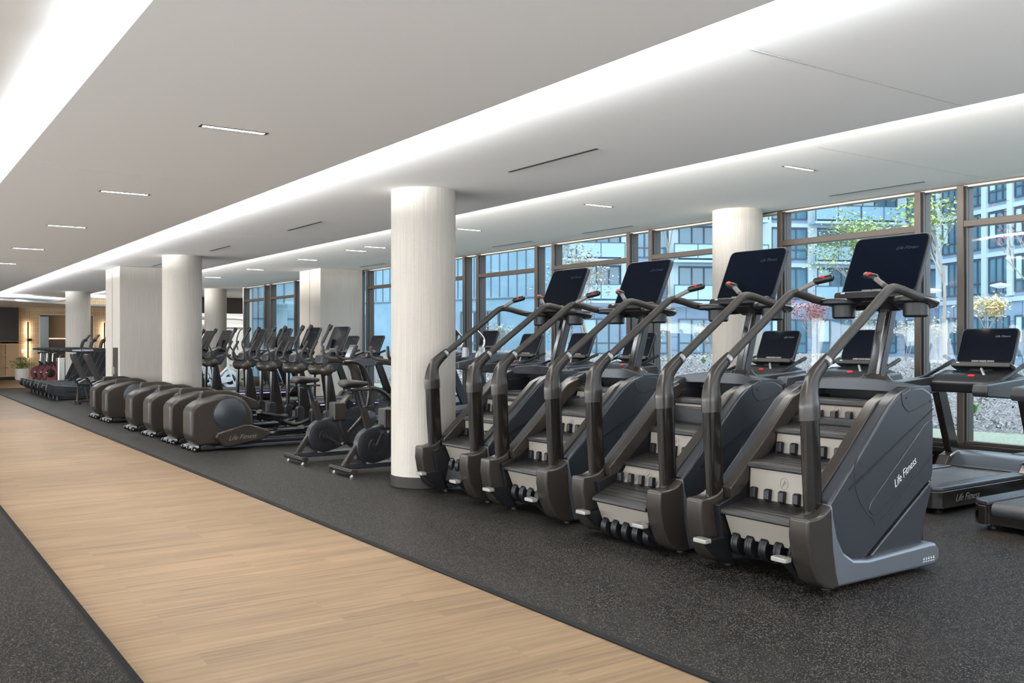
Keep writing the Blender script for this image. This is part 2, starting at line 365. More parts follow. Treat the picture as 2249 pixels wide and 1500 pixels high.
# ---------------------------------------------------------------- room shell
YN, YF = -5.0, 39.2
XL = -7.0
fl = B(); bxx(fl, XL-.2, WX+.25, YN-.2, YF+.2, -.20, -.012); struct('floor', fl, M['woodfloor'], smooth=False)
def slabobj(name, x0, x1, y0, y1, z0, z1, m, label, cat, **k):
    bm = B(); bxx(bm, x0, x1, y0, y1, z0, z1); o = obj(name, bm, m, smooth=False, **k); return tag(o, label, cat)
slabobj('floor_rubber_right', 2.905, WX, YN, 31.4, -.0119, 0, M['mat'], None, None, kind='structure')
slabobj('floor_rubber_left', -1.6, .905, YN, 31.4, -.0119, 0, M['mat2'], None, None, kind='structure')  # mat stops short; the unseen bare wood beyond is left to bounce light
for i, (x0, x1) in enumerate(((2.868, 2.905), (.885, .93))):
    bm = B(); prism(bm, [(x0, -.0119), (x1, -.0119), (x1, .003), (x1-.012, .006), (x0+.012, .006), (x0, -.004)], YN, 31.4)
    struct('trim_%d' % (1+i), bm, M['edge'], smooth=False)
bm = B(); bxx(bm, 2.87, WX, 31.4, 31.44, -.0119, .004); struct('trim_3', bm, M['edge'], smooth=False)
# stepped ceiling: each panel is a solid slab; the next one rises in a curved cove behind its edge
YC = 34.5
def ceil_prof(edge0, z, x_end, rise=.33, run=1.15, sgn=1):
    """underside of a panel that starts high behind the neighbour's edge and curves down to its flat"""
    pts = []
    for k in range(13):
        t = k/12; pts.append((edge0 - sgn*.55 + sgn*(.55+run)*t, z + rise*(1-math.sin(t*PI/2))**1.6))
    pts.append((x_end, z)); return pts
def ceiling(name, prof, th, y0, y1, m):
    top = max(p[1] for p in prof)+th
    bm = B(); pts = list(prof)+[(prof[-1][0], prof[-1][1]+.07), (prof[-1][0]-.10*(1 if prof[-1][0] > prof[0][0] else -1), prof[-1][1]+.07)]
    pr2 = [(x, z+.07) for x, z in prof[::-1][1:]]
    prism(bm, list(prof)+[(prof[-1][0], prof[-1][1]+.07)]+pr2, y0, y1)
    return struct(name, bm, m, smooth=True)
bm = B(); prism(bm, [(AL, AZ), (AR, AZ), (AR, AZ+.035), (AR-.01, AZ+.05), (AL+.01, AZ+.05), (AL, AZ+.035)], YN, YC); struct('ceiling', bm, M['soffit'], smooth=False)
ceiling('ceiling', ceil_prof(AR, BZ, BR), .1, YN, YF, M['ceil'])
ceiling('ceiling', ceil_prof(BR, CZ, WX+.2, rise=.28), .1, YN, YF, M['ceil'])
ceiling('ceiling', ceil_prof(AL, BZ, XL, sgn=-1), .1, YN, YF, M['ceil'])
bm = B(); prism(bm, [(XL, 31.2), (2.9, 32.1), (3.4, 32.3), (5.6, 34.5), (7.4, 36.2), (WX, 37.4), (WX, YF), (XL, YF)], 2.66, 2.72, ax='z'); struct('ceiling', bm, M['ceil'], smooth=False)
bm = B(); bxx(bm, XL-.3, WX+.4, YN-.3, YF+.3, 3.62, 3.8); struct('ceiling', bm, M['wall'], smooth=False)
for (x, y, L_, r) in ((3.1, 32.6, 2, 0), (4.6, 33.8, 2.6, .78), (6.6, 35.8, 2.6, .78), (0, 32.1, 4, .08), (8.3, 37.2, 2.5, .5)):
    area('cove_led', (x, y, 2.80), L_, .05, (math.radians(128), 0, r), 26)
# shadow-gap joints and slot diffusers
def joint(x0, x1, y, z):
    bm = B(); bxx(bm, x0, x1, y-.0025, y+.0025, z-.0012, z+.004); tag(struct('trim_4', bm, M['gap'], smooth=False))
for y in (-1.6, 7.92, 17.4, 27): joint(AL+.02, AR-.02, y, AZ)
for y in (3.17, 12.5, 22): joint(3.3+.35, BR-.02, y, BZ)
for y in (5.10, 16.9): joint(6.75, WX-.1, y, CZ)
gs = 'slot diffusers in the ceiling'
proto = None
def slot(x, y0, y1, z, label):
    bm = B(); bxx(bm, x-.014, x+.014, y0, y1, z-.003, z+.002); o = obj('slot_diffuser', bm, M['black'], smooth=False)
    bm = B(); bxx(bm, x-.003, x+.003, y0+.01, y1-.01, z-.0045, z-.003); obj('slot_blade', bm, M['void'], o, smooth=False)
    return tag(o, label, 'air vent', gs)
for y0, y1, l in ((5.465, 6.645, 'black slot vent in the middle ceiling panel, above and right of the nearest round column'),
                  (10.71, 11.82, 'black slot vent in the middle ceiling panel, between the two nearest round columns'),
                  (14.22, 15.22, 'short black slot vent just before the second round column, third in its row'),
                  (18.0, 18.95, 'black slot vent partly hidden by the second round column')):
    slot(4.57, y0, y1, BZ, l)
for y0, y1, l in ((5.56, 6.73, 'long thin slot vent above the nearest window, right of the column by the glass'),
                  (10.09, 11.23, 'thin slot vent above the windows, first one left of the column by the glass'),
                  (12.56, 13.76, 'thin slot vent above the windows just right of the nearest round column'),
                  (17.96, 19.16, 'thin slot vent above the windows beside the square pier by the glass')):
    slot(9.1, y0, y1, CZ, l)
def linear_light(loc):
    t = thing('linear_downlight', loc, None, 'ceiling light')
    bm = B(); bxx(bm, -.214, .214, -.032, .032, -.003, .004); obj('light_housing', bm, M['black'], t, smooth=False)
    bm = B()
    for k in range(10):
        bxx(bm, -.2+.04*k+.003, -.2+.04*k+.037, -.018, .010, -.0045, -.003)
    obj('lamp_diffuser', bm, M['lamp'], t, smooth=False)
    a = area('lamp_light', (0, 0, -.006), .38, .03, (0, 0, 0), 20, (1, .95, .88), math.radians(115)); a.parent = t
    return t
lp = linear_light((0, 0, 0)); first = True
A_l = ['nearest and largest slim recessed downlight in the low ceiling panel over the walkway', 'second slim downlight from the camera in the low ceiling panel over the walkway', 'third slim downlight from the camera in the low ceiling panel over the walkway',
       'fourth slim downlight in the low ceiling panel, near the left edge of the photo', 'farthest slim downlight seen at the left edge in the low ceiling panel']
for i, y in enumerate((5.88, 8.94, 11.93, 15.12, 18.2)):
    place(lp, first, (1.915, y, AZ), A_l[i], 'slim downlights over the walkway'); first = False
C_l = ['slim white downlight nearest the right edge, above the second nearest stair climber screen', 'slim downlight left of the column by the windows, above the window treadmills', 'slim downlight seen just right of the nearest round column', 'slim downlight just left of the nearest round column',
       'small downlight right next to another one, left of the nearest round column', 'slim downlight above the square pier by the windows', 'slim downlight left of the square pier by the windows', 'farthest slim downlight, seen just right of the second round column']
for i, y in enumerate((5.82, 8.82, 11.83, 14.97, 15.75, 18.06, 21.2, 24.4)):
    place(lp, False, (7.4, y, CZ), C_l[i], 'slim downlights over the machines')
# walls
bm = B(); bxx(bm, XL-.2, XL, YN-.2, YF+.2, -.1, 3.7); struct('wall_left', bm, M['wall'], smooth=False)
bm = B(); bxx(bm, XL-.2, WX+.25, YN-.2, YN, -.1, 3.7); struct('wall_near', bm, M['wall'], smooth=False)
bm = B(); bxx(bm, XL-.2, 5.37, YF, YF+.2, -.1, 3.7); bxx(bm, 7.22, WX+.25, YF, YF+.2, -.1, 3.7); bxx(bm, 5.37, 7.22, YF, YF+.2, 2.4, 3.7); struct('wall_far', bm, M['tile'], smooth=False)
# recess in the far wall with a lit shelf
bm = B(); bxx(bm, 5.27, 7.32, YF+1.0, YF+1.1, -.1, 2.5); bxx(bm, 7.22, 7.32, YF+.2, YF+1.0, -.1, 2.5); bxx(bm, 5.27, 5.37, YF+.2, YF+1.0, -.1, 2.5); bxx(bm, 5.27, 7.32, YF+.2, YF+1.0, 2.4, 2.5); bxx(bm, 5.27, 7.32, YF+.2, YF+1.0, -.1, -.012)
struct('wall_niche', bm, M['wood'], smooth=False)
bm = B(); bxx(bm, 5.33, 5.37, YF-.02, YF+.1, 0, 2.43); bxx(bm, 5.33, 7.26, YF-.02, YF+.1, 2.4, 2.44); bxx(bm, 7.22, 7.26, YF-.02, YF+.1, 0, 2.43); struct('trim_5', bm, M['cable'], smooth=False)
bm = B(); bxx(bm, 5.40, 5.72, YF+.4, YF+.99, 0, 2.36); tag(obj('niche_mirror', bm, mat('grey_mirror', (.3, .31, .31), .15, metal=.9), smooth=False), 'tall narrow grey mirror panel inside the wooden recess in the far wall', 'mirror')
bm = B(); bxx(bm, 5.72, 6.8, YF+.55, YF+.99, 1.52, 1.57); sh = obj('niche_shelf', bm, M['wood'], smooth=False); tag(sh, 'wooden shelf with a warm light under it in the far wall recess', 'shelf')
bm = B(); bxx(bm, 5.76, 6.75, YF+.58, YF+.61, 1.505, 1.519); obj('shelf_light', bm, mat('warm_shelf_led', (1, .7, .4), .5, emit=(1, .55, .25), estr=14), sh, smooth=False)
bm = B(); bxx(bm, 5.72, 6.4, YF+.9, YF+.995, 0, 1.50); tag(obj('niche_cabinet', bm, M['panel'], smooth=False), 'tall dark cabinet front under the lit shelf of the far recess', 'cabinet')
for i, (x, l) in enumerate(((4.94, 'vertical backlit bar sconce on the tiled wall above the potted plant'), (7.62, 'vertical backlit bar sconce on the pale tiled wall right of the farthest column'))):
    t = thing('wall_sconce', (x, YF-.12, 1.46), l, 'wall light')
    bm = B(); bxx(bm, -.022, .022, -.03, 0, -.67, .67); obj('sconce_bar', bm, M['black'], t, smooth=False)
    bm = B(); bxx(bm, -.016, .016, .001, .012, -.66, .66); obj('lamp_strip', bm, mat('sconce_led', (1, .8, .6), .5, emit=(1, .86, .68), estr=30), t, smooth=False)
    bm = B(); bxx(bm, -.02, .13, .001, .118, -.05, .05); obj('bracket', bm, M['black'], t, smooth=False)
for x, z, w, h, l, m in ((4.77, 1.04, .09, .14, 'white switch plate on the tiled wall just left of the sconce', 'plate'), (5.17, 1.04, .14, .14, 'grey double switch plate on the tiled wall right of the sconce', 'silver'), (5.17, .36, .08, .13, 'white socket plate low on the tiled wall behind the potted plant', 'plate')):
    bm = B(); bxx(bm, x-w/2, x+w/2, YF-.012, YF, z-h/2, z+h/2); tag(obj('wall_plate', bm, M[m], bevel=.003), l, 'switch')
bm = B(); bxx(bm, -.5, 4.59, YF-.45, YF, 1.40, 2.66); tag(obj('wall_panel', bm, M['panel'], smooth=False), 'big dark brown panel on the far wall above the wooden cubby shelves', 'panel')
t = thing('cubby_shelf', (0, YF-.45, 0), 'light oak cubby shelving under the dark panel at the far left', 'shelf')
bm = B(); bxx(bm, -.5, 4.59, 0, .03, 1.33, 1.40); bxx(bm, -.5, 4.59, .0, .45, 1.33, 1.39); obj('countertop', bm, M['wood'], t, smooth=False)
bm = B(); bxx(bm, -.5, 4.59, .40, .45, .10, 1.33)
for x in (-.5, .1, .7, 1.3, 1.9, 2.5, 3.1, 3.66): bxx(bm, x-.025, x+.025, 0, .40, .10, 1.33)
for z in (.12, .50, .90, 1.31): bxx(bm, -.5, 4.18, 0, .40, z-.022, z+.022)
bxx(bm, 4.18, 4.59, 0, .40, .10, 1.33); obj('cubby_frame', bm, M['wood'], t, smooth=False)
bm = B(); bxx(bm, -.5, 4.56, .03, .45, 0, .10); obj('toe_kick', bm, M['base'], t, smooth=False)
# planter
t = thing('potted_plant', (4.56, 37.6, 0), 'leafy green plant in a white round pot in front of the far tiled wall', 'plant')
bm = B(); lathe(bm, [(0, 0), (.17, 0), (.205, .02), (.23, .10), (.235, .42), (.225, .43), (.215, .42), (.21, .37), (0, .37)], 32); obj('plant_pot', bm, M['pot'], t)
bm = B(); lathe(bm, [(0, .385), (.20, .375), (.209, .36)], 20); obj('soil', bm, M['soil'], t)
rnd = random.Random(4); bm = B()
for k in range(260):
    a = rnd.uniform(0, 2*PI); e = rnd.uniform(.1, 1.45); r = rnd.uniform(.14, .50)
    p = Vector((math.cos(a)*math.cos(e)*r, math.sin(a)*math.cos(e)*r, .42+math.sin(e)*r*.85))
    d = Vector((math.cos(a), math.sin(a), rnd.uniform(-.4, .7))).normalized(); s = d.cross(Vector((rnd.uniform(-.3, .3), rnd.uniform(-.3, .3), 1))).normalized()
    l = rnd.uniform(.05, .10); w = l*.38; up = s.cross(d)*.012
    vs = [bm.verts.new(q) for q in (p, p+d*l*.5+s*w-up, p+d*l, p+d*l*.5-s*w-up)]; bm.faces.new(vs[:3]); bm.faces.new((vs[0], vs[2], vs[3]))
obj('foliage', bm, M['leaf'], t, smooth=False, recalc=False)
bm = B()
for k in range(26):
    a = rnd.uniform(0, 2*PI); r = rnd.uniform(.08, .3); tube(bm, [(0, 0, .37), (math.cos(a)*r*.4, math.sin(a)*r*.4, .55), (math.cos(a)*r, math.sin(a)*r, .62)], .004, 5)
obj('stems', bm, M['leaf'], t)
# round columns and square piers
def column(x, y, r, ztop, label):
    t = thing('column', (x, y, 0), label, 'column', 'round wallcovered columns')
    bm = B(); lathe(bm, [(r, .10), (r, ztop)], 64); obj('column_shaft', bm, M['linen'], t, recalc=True)
    bm = B(); lathe(bm, [(0, .0), (r+.004, 0), (r+.010, .006), (r+.010, .105), (r-.002, .11)], 64); obj('column_base', bm, M['base'], t)
column(4.48, 8.0, .315, BZ+.02, 'nearest and widest round column, covered in ribbed cream linen, beside the farthest stair climber')
column(4.46, 16.45, .325, BZ+.02, 'second round column, standing among the ellipticals next to the square pier')
column(5.12, 30.0, .34, BZ+.02, 'farthest round column, behind the curved treadmills at the left')
column(9.17, 8.17, .315, CZ+.02, 'round column next to the windows behind the second nearest stair climber')
column(9.12, 29.8, .34, CZ+.02, 'pale round column far back, seen just right of the second column')
def pier(x0, x1, y0, y1, z, label):
    t = thing('pier', (x0, y0, 0), label, 'pier', 'square wallcovered piers')
    bm = B(); bxx(bm, 0, x1-x0, 0, y1-y0, .10, z); obj('pier_shaft', bm, M['linen'], t, bevel=.006)
    bm = B(); bxx(bm, -.008, x1-x0+.008, -.008, y1-y0+.008, 0, .105); obj('pier_base', bm, M['base'], t, smooth=False)
    bm = B(); bxx(bm, -.004, .001, (y1-y0)*.5-.004, (y1-y0)*.5+.004, .11, z); obj('cover_joint', bm, M['pad'], t, smooth=False)
    return t
pier(4.02, 5.45, 19.2, 20.5, BZ-.004, 'wide square linen-covered pier with a dark cabinet slot, left of the second column')
pier(8.49, WX-.06, 19.95, 21.2, CZ, 'square linen-covered pier standing against the windows')
bm = B(); bxx(bm, 4.0, 4.019, 19.35, 19.72, .35, 1.28); c = tag(obj('recessed_cabinet', bm, M['panel'], bevel=.004), 'tall narrow dark recessed cabinet in the side of the wide square pier', 'cabinet')
bm = B(); bxx(bm, 3.975, 4.0, 19.66, 19.69, .75, .9); obj('cabinet_handle', bm, M['chrome'], c, smooth=False)
# the hall opens to the right beyond the windows
XE = 13.2
bm = B(); bxx(bm, XE, XE+.2, 28.4, YF+.2, -.1, 3.7); bxx(bm, WX, XE+.2, 28.42, 28.6, -.1, 3.7); bxx(bm, WX, XE+.2, YF, YF+.2, -.1, 3.7); bxx(bm, WX+.2, XE+.2, 28.42, YF+.2, 3.5, 3.7); struct('wall_right', bm, M['wall'], smooth=False)
bm = B(); bxx(bm, WX+.25, XE+.2, 28.38, 28.418, -.6, 6.5); wo = struct('wall_outer', bm, M['facade2'], smooth=False)
bm = B()
for k in range(9): bxx(bm, WX+.4+k*.42, WX+.43+k*.42, 28.365, 28.379, -.5, 6.4)
for z in (.9, 2.1, 3.3): bxx(bm, WX+.25, XE+.2, 28.365, 28.379, z, z+.04)
obj('wall_joints', bm, M['mull'], wo, smooth=False)
for x in (10.2, 11.5, 12.4):
    bm = B(); bxx(bm, x, x+.75, 28.35, 28.379, .95, 2.6); obj('outer_window', bm, M['bglass'], wo, smooth=False)
bm = B(); bxx(bm, WX-.2, XE, 28.6, YF, -.2, -.012); struct('floor', bm, M['woodfloor'], smooth=False)
bm = B(); bxx(bm, WX-.6, XE, 36.5, 36.6, 2.50, 3.5); struct('wall_band', bm, M['panel'], smooth=False)
bm = B(); bxx(bm, WX, XE, 28.6, YF, 3.12, 3.16); struct('ceiling', bm, M['ceil'], smooth=False)
area('cove_led', (11.2, 36.9, 2.9), 3.2, .1, (math.radians(60), 0, 0), 60)
area('hall_fill', (11.4, 32.5, 3.08), 1.2, 1.2, (0, 0, 0), 60)
bm = B(); bxx(bm, WX, WX+.25, YN-.2, 28.4, CZ-.01, 3.7); bxx(bm, WX-.05, WX+.2, YN-.2, 28.4, -.1, .22); struct('wall_right', bm, M['panel'], smooth=False)
# window sill, head, frames
bm = B(); bxx(bm, WX-.12, WX+.2, YN, 28.4, .215, .265); bxx(bm, WX-.06, WX+.2, YN, 28.4, .265, .31); struct('trim_6', bm, M['bronze2'], bevel=.004)
bm = B(); bxx(bm, WX+.02, WX+.16, YN, 28.4, CZ-.03, CZ+.01); struct('trim_7', bm, M['linen'], smooth=False)
pairs = [5.68-2.39*k for k in (4, 3, 2, 1)] + [5.68+2.39*k for k in range(0, 7)] + [24.0, 26.35]
pairs = [p for p in pairs if p > YN]
def mullion(y):
    bm = B()
    bxx(bm, WX-.03, WX+.10, y-.030, y+.030, .31, CZ)
    return bm
wn = 0
def frame_part(name, bms, m, parent): return obj(name, bms, m, parent, bevel=.004, seg=1)
edges = []
for p in pairs: edges += [p-.245, p+.245]
edges = sorted(edges)
ys = [YN] + edges + [28.4]
for y0, y1 in zip(ys, ys[1:]):
    if y1-y0 < .2: continue
    if 19.9 < y0 < 21.1 and y1 < 21.3: pass
    wn += 1
    wide = (y1-y0) > .9
    a, b = y0+.035, y1-.035
    f = B(); bxx(f, WX-.04, WX+.04, y1-.036, y1+.036, .31, CZ-.02)          # bronze inner face of the mullion
    t = obj('window_%d' % wn, f, M['bronze'], bevel=.004, seg=1, kind='structure')
    f = B(); bxx(f, WX+.04, WX+.13, y1-.055, y1+.055, .31, CZ-.02); bxx(f, WX, WX+.1, a, a+.018, .31, CZ-.02); bxx(f, WX, WX+.1, b-.018, b, .31, CZ-.02); obj('outer_frame', f, M['bronze2'], t, smooth=False)
    f = B(); bxx(f, WX-.01, WX+.08, a, b, .31, .345)
    if wide: bxx(f, WX-.035, WX+.09, a, b, 2.615, 2.685)
    obj('transom', f, M['bronze'], t, bevel=.004, seg=1)
    g = B(); v = [g.verts.new(q) for q in ((WX+.05, b, .34), (WX+.05, a, .34), (WX+.05, a, CZ), (WX+.05, b, CZ))]; g.faces.new(v); obj('pane', g, M['glass'], t, smooth=False, recalc=False)
# ---------------------------------------------------------------- outside
Fv = (math.sin(YAW), math.cos(YAW)); Rv = (math.cos(YAW), -math.sin(YAW))
def gp(px, d):
    """plan position of a spot seen at picture column px, d metres deep"""
    u = (px-1124.5)/2044
    return Vector((d*(Fv[0]+u*Rv[0]), d*(Fv[1]+u*Rv[1]), 0))
bm = B(); bxx(bm, WX+.26, 260, -120, 260, -.9, -.5); struct('ground', bm, M['paving'], smooth=False)
bm = B(); prism(bm, [(WX+.26, -.5), (12.6, -.5), (12.6, .17), (WX+.26, .10)], -8, 40); tag(struct('lawn', bm, M['lawn'], smooth=False))
# mulch bank rising behind the lawn strip
rnd = random.Random(11); bm = B(); nx, ny = 46, 110; G = []
for i in range(nx+1):
    row = []
    for j in range(ny+1):
        x = 12.5+i*.30+rnd.uniform(-.05, .05); y = -8+j*.42; t = (x-12.5)/13.8
        h = .16+.80*max(0, min(1, t*2.0))**.8*(1-max(0, t-.62)*1.9)+.10*math.sin(y*.5+x*.3)*min(1, t*3)+rnd.uniform(-.035, .035)
        row.append(bm.verts.new((x, y, h)))
    G.append(row)
for i in range(nx):
    for j in range(ny): bm.faces.new((G[i][j], G[i+1][j], G[i+1][j+1], G[i][j+1]))
e0 = [bm.verts.new((v.co.x, v.co.y, -.5)) for v in G[nx]]
for j in range(ny): bm.faces.new((G[nx][j], e0[j], e0[j+1], G[nx][j+1]))
tag(obj('mulch_bank', bm, M['mulch']), None, None, None, 'structure')
rnd = random.Random(5); bm = B()
for k in range(9000):
    x = 12.5+rnd.random()**1.5*7.5; y = rnd.uniform(1, 26); t = (x-12.5)/13.8; h = .20+.80*max(0, min(1, t*2.0))**.8+.10*math.sin(y*.5+x*.3)*min(1, t*3)
    a = rnd.uniform(0, PI); l = rnd.uniform(.014, .05); w = rnd.uniform(.004, .011); tz = rnd.uniform(-.02, .03)
    d = Vector((math.cos(a)*l, math.sin(a)*l, tz)); s = Vector((-math.sin(a)*w, math.cos(a)*w, rnd.uniform(-.008, .012))); p = Vector((x, y, h))
    vs = [bm.verts.new(q) for q in (p-d-s, p+d-s, p+d+s, p-d+s)]; f = bm.faces.new(vs); f.material_index = rnd.choice((0, 0, 1))
ch = obj('mulch_chips', bm, [mat('pale_bark_chip', (.34, .33, .325), .85), mat('dark_bark_chip', (.06, .055, .05), .9)], smooth=False, recalc=False)
tag(ch, 'loose pale and dark bark chips covering the bank outside the windows', 'mulch', None, 'stuff')

def building(name, label, px0, d0, px1, d1, floors, bay, zs, zr, mwall, style, depth=10):
    """facade between two plan points; windows, balconies and piers are parts"""
    A = gp(px0, d0); Bp = gp(px1, d1); e = (Bp-A); Lg = e.length; e.normalize(); n = Vector((-e.y, e.x, 0))
    if n.dot(-A) < 0: n = -n
    t = thing(name, (A.x, A.y, 0), label, 'building'); ang = math.atan2(e.y, e.x)
    t.rotation_euler = (0, 0, ang)
    s = 1 if (Matrix.Rotation(-ang, 3, 'Z') @ n).y > 0 else -1        # +1: outside is +y
    top = zs+floors*2.76+1.2
    bm = B(); bxx(bm, 0, Lg, min(0, -s*depth), max(0, -s*depth), -.6, top); obj('wall', bm, mwall, t, smooth=False)
    nb = int(Lg/bay); bw = Lg/nb; win = None; bal = None; pil = None
    for f in range(floors+1):
        z = -.3 if f == 0 else zs+(f-1)*2.76
        for b in range(nb):
            x = b*bw; wsel = zr.random()
            if style == 'siding' and (b % 3 == 1 or wsel < .1): continue
            key = (f == 0, style)
            if win is None or win[0] != key:
                bm = B(); w0, w1 = bw*.22, bw*.98; h0, h1 = (.9, 3.2) if f == 0 else (.25, 2.35)
                bxx(bm, w0, w1, s*.02-.012, s*.02+.012, h0, h1); o = obj('window', bm, M['bglass'], t, smooth=False)
                bm = B()
                for q in (w0, w0+(w1-w0)*.36, w0+(w1-w0)*.70, w1): bxx(bm, q-.045, q+.045, min(0, s*.10), max(0, s*.10), h0, h1)
                for q in (h0, h0+(h1-h0)*.3, h1): bxx(bm, w0, w1, min(0, s*.09), max(0, s*.09), q-.04, q+.04)
                fr = obj('window_frame', bm, M['mull'], o, smooth=False)
                bm = B(); bxx(bm, w0+.05, w0+(w1-w0)*.34, min(s*.034, s*.04), max(s*.034, s*.04), h0+(h1-h0)*.35, h1-.05); bl = obj('blind', bm, M['blind'], o, smooth=False)
                win = (key, o)
                o.location = (x, 0, z)
            else:
                o = win[1].copy(); C.objects.link(o); o.location = (x, 0, z)
                for c_ in win[1].children:
                    if c_.name.startswith('blind') and wsel < .45: continue
                    c = c_.copy(); C.objects.link(c); c.parent = o
            if f and style == 'balcony' and (b % 3 != 2):
                if bal is None:
                    bm = B(); bxx(bm, 0, bw*1.0, min(0, s*1.3), max(0, s*1.3), -.16, .0); o = obj('balcony', bm, M['slab'], t, smooth=False)
                    bm = B(); bxx(bm, 0, bw, s*1.26-.01, s*1.26+.01, .12, 1.05); obj('glass_rail', bm, M['railg'], o, smooth=False)
                    bm = B(); bxx(bm, 0, bw, s*1.26-.03, s*1.26+.03, 1.04, 1.10)
                    for q in (.03, bw*.5, bw-.03): bxx(bm, q-.025, q+.025, s*1.26-.03, s*1.26+.03, 0, 1.05)
                    obj('handrail', bm, M['mull'], o, smooth=False); bal = o; o.location = (x, 0, z)
                else:
                    o = bal.copy(); C.objects.link(o); o.location = (x, 0, z)
                    for c_ in bal.children: c = c_.copy(); C.objects.link(c); c.parent = o
            if f == 1 and style != 'siding':
                bm = B(); bxx(bm, x-.02, x+bw*.19, min(0, s*.22), max(0, s*.22), zs, top); o = obj('pale_pier', bm, M['fin'], t, smooth=False)
    if style != 'siding':
        bm = B()
        for f in range(1, floors+1): z = zs+(f-1)*2.76; bxx(bm, 0, Lg, min(0, s*.16), max(0, s*.16), z-.32, z-.05)
        obj('floor_band', bm, M['slab'], t, smooth=False)
        bm = B()
        for k in range(int(Lg/1.6)): bxx(bm, k*1.6-.012, k*1.6+.012, min(0, s*.02), max(0, s*.02), -.3, zs-.4)
        for z in (.8, 1.7, 2.6): bxx(bm, 0, Lg, min(0, s*.015), max(0, s*.015), z, z+.02)
        obj('cladding_joints', bm, M['mull'], t, smooth=False)
    else:
        bm = B()
        for k in range(int(Lg/.55)): bxx(bm, k*.55, k*.55+.035, min(0, s*.03), max(0, s*.03), 3.6, top)
        for z in (3.5, 6.3, 9.2): bxx(bm, 0, Lg, min(0, s*.05), max(0, s*.05), z, z+.06)
        obj('siding_grooves', bm, M['mull'], t, smooth=False)
    return t
building('apartment_building', 'long blue-grey apartment building with glass balconies behind the courtyard trees', 1150, 62, 2065, 66, 6, 3.3, 4.1, random.Random(2), M['facade'], 'balcony')
building('glass_apartment_building', 'tall glassy building with white vertical piers seen through the rightmost windows', 2062, 62, 2500, 46, 6, 2.3, 4.1, random.Random(3), M['facade'], 'fins')
building('sided_building', 'teal building with vertical siding seen through the windows left of the stair climber screens', 500, 60, 1215, 44, 4, 3.0, 4.0, random.Random(8), M['facade2'], 'siding', 1.2)

def branchy(bm, rnd, p, d, l, r, depth, tips, spread=.55, upb=.25):
    q = p+d*l; m = p+d*l*.5+Vector((rnd.uniform(-1, 1), rnd.uniform(-1, 1), rnd.uniform(-.5, .5)))*l*.06
    tube(bm, [p, m, q], [r, r*.85, r*.68], 5 if depth > 1 else 3, cap=False)
    tips.append((q, d, depth))
    if depth <= 0: return
    for k in range(rnd.choice((2, 3, 3))):
        nd = (d+Vector((rnd.uniform(-1, 1), rnd.uniform(-1, 1), rnd.uniform(-.5, 1)))*spread+Vector((0, 0, upb))).normalized()
        branchy(bm, rnd, p+d*l*rnd.uniform(.55, 1), nd, l*rnd.uniform(.6, .85), r*.58, depth-1, tips, spread, upb)
def tree(label, px, d, z0, trunk, l, depth, leafm, nleaf, lsize, seed, r=.05, spread=.6, upb=.2, cat='tree', name='tree', ntr=1, group=None, ldens=1):
    rnd = random.Random(seed); p = gp(px, d); t = thing(name, (p.x, p.y, z0), label, cat, group)
    bm = B(); tips = []
    for k in range(ntr):
        d0 = Vector((rnd.uniform(-.3, .3), rnd.uniform(-.3, .3), 1)).normalized() if ntr > 1 else Vector((.02, .02, 1)).normalized()
        tube(bm, [(0, 0, 0), d0*trunk], [r*1.25, r], 7, cap=False)
        branchy(bm, rnd, d0*trunk, d0, l, r*.8, depth, tips, spread, upb)
    obj('branches', bm, M['bark'], t)
    if nleaf:
        bm = B(); tp = [a for a in tips if a[2] <= 1]
        for k in range(nleaf):
            q, dd, _ = rnd.choice(tp); c = q+Vector((rnd.gauss(0, 1), rnd.gauss(0, 1), rnd.gauss(0, 1)))*l*.16*ldens
            a = Vector((rnd.uniform(-1, 1), rnd.uniform(-1, 1), rnd.uniform(-.6, .6))).normalized(); b = a.cross(Vector((rnd.uniform(-1, 1), rnd.uniform(-1, 1), 1))).normalized()
            s = lsize*rnd.uniform(.6, 1.3); vs = [bm.verts.new(v) for v in (c, c+a*s*.5+b*s*.28, c+a*s, c+a*s*.5-b*s*.28)]; bm.faces.new(vs)
        obj('foliage', bm, M[leafm], t, smooth=False, recalc=False)
    return t
tree('leafy green tree behind the nearest stair climber screen', 1890, 19, .7, .35, 1.0, 5, 'tleaf', 3800, .072, 3, .05, .85, .34)
tree('sparse green tree rising by the right edge of the nearest stair climber screen', 2075, 17, .7, 1.1, 1.0, 4, 'tleaf', 700, .10, 9, .04, .7, .3)
tree('small yellow-leaved tree beside the lamp post in the rightmost window', 2170, 21, .5, .6, .55, 3, 'yleaf', 700, .10, 5, .03, .7, .3)
tree('bare twiggy tree behind the third and fourth stair climber screens', 1300, 20, .7, .5, .85, 5, 'dleaf', 900, .07, 21, .045, .8, .15, ntr=2)
tree('young tree with a few green tips above the gap between two stair climber screens', 1470, 18, .7, 1.6, .95, 4, 'tleaf', 650, .09, 31, .035, .45, .55)
tree('slim young tree with green tips behind the farthest stair climber screen', 1240, 24.5, .7, 1.8, .8, 4, 'tleaf', 380, .09, 33, .03, .4, .6)
tree('thin tree with reddish leaves at the right edge of the photo', 2262, 15, .6, 1.2, .8, 4, 'rleaf', 160, .06, 37, .03, .7, .2)
tree('red-leaved shrub just right of the window column', 1795, 21.6, .95, .15, .5, 4, 'rleaf', 800, .06, 14, .018, .7, .2, 'shrub', 'red_shrub', ntr=3)
tree('pale bare shrub behind the nearest machine mast', 1880, 16, .75, .1, .5, 4, 'dleaf', 260, .05, 15, .014, .7, .3, 'shrub', 'bare_shrub', ntr=4)
gsh = 'low dry shrubs along the top of the bank'
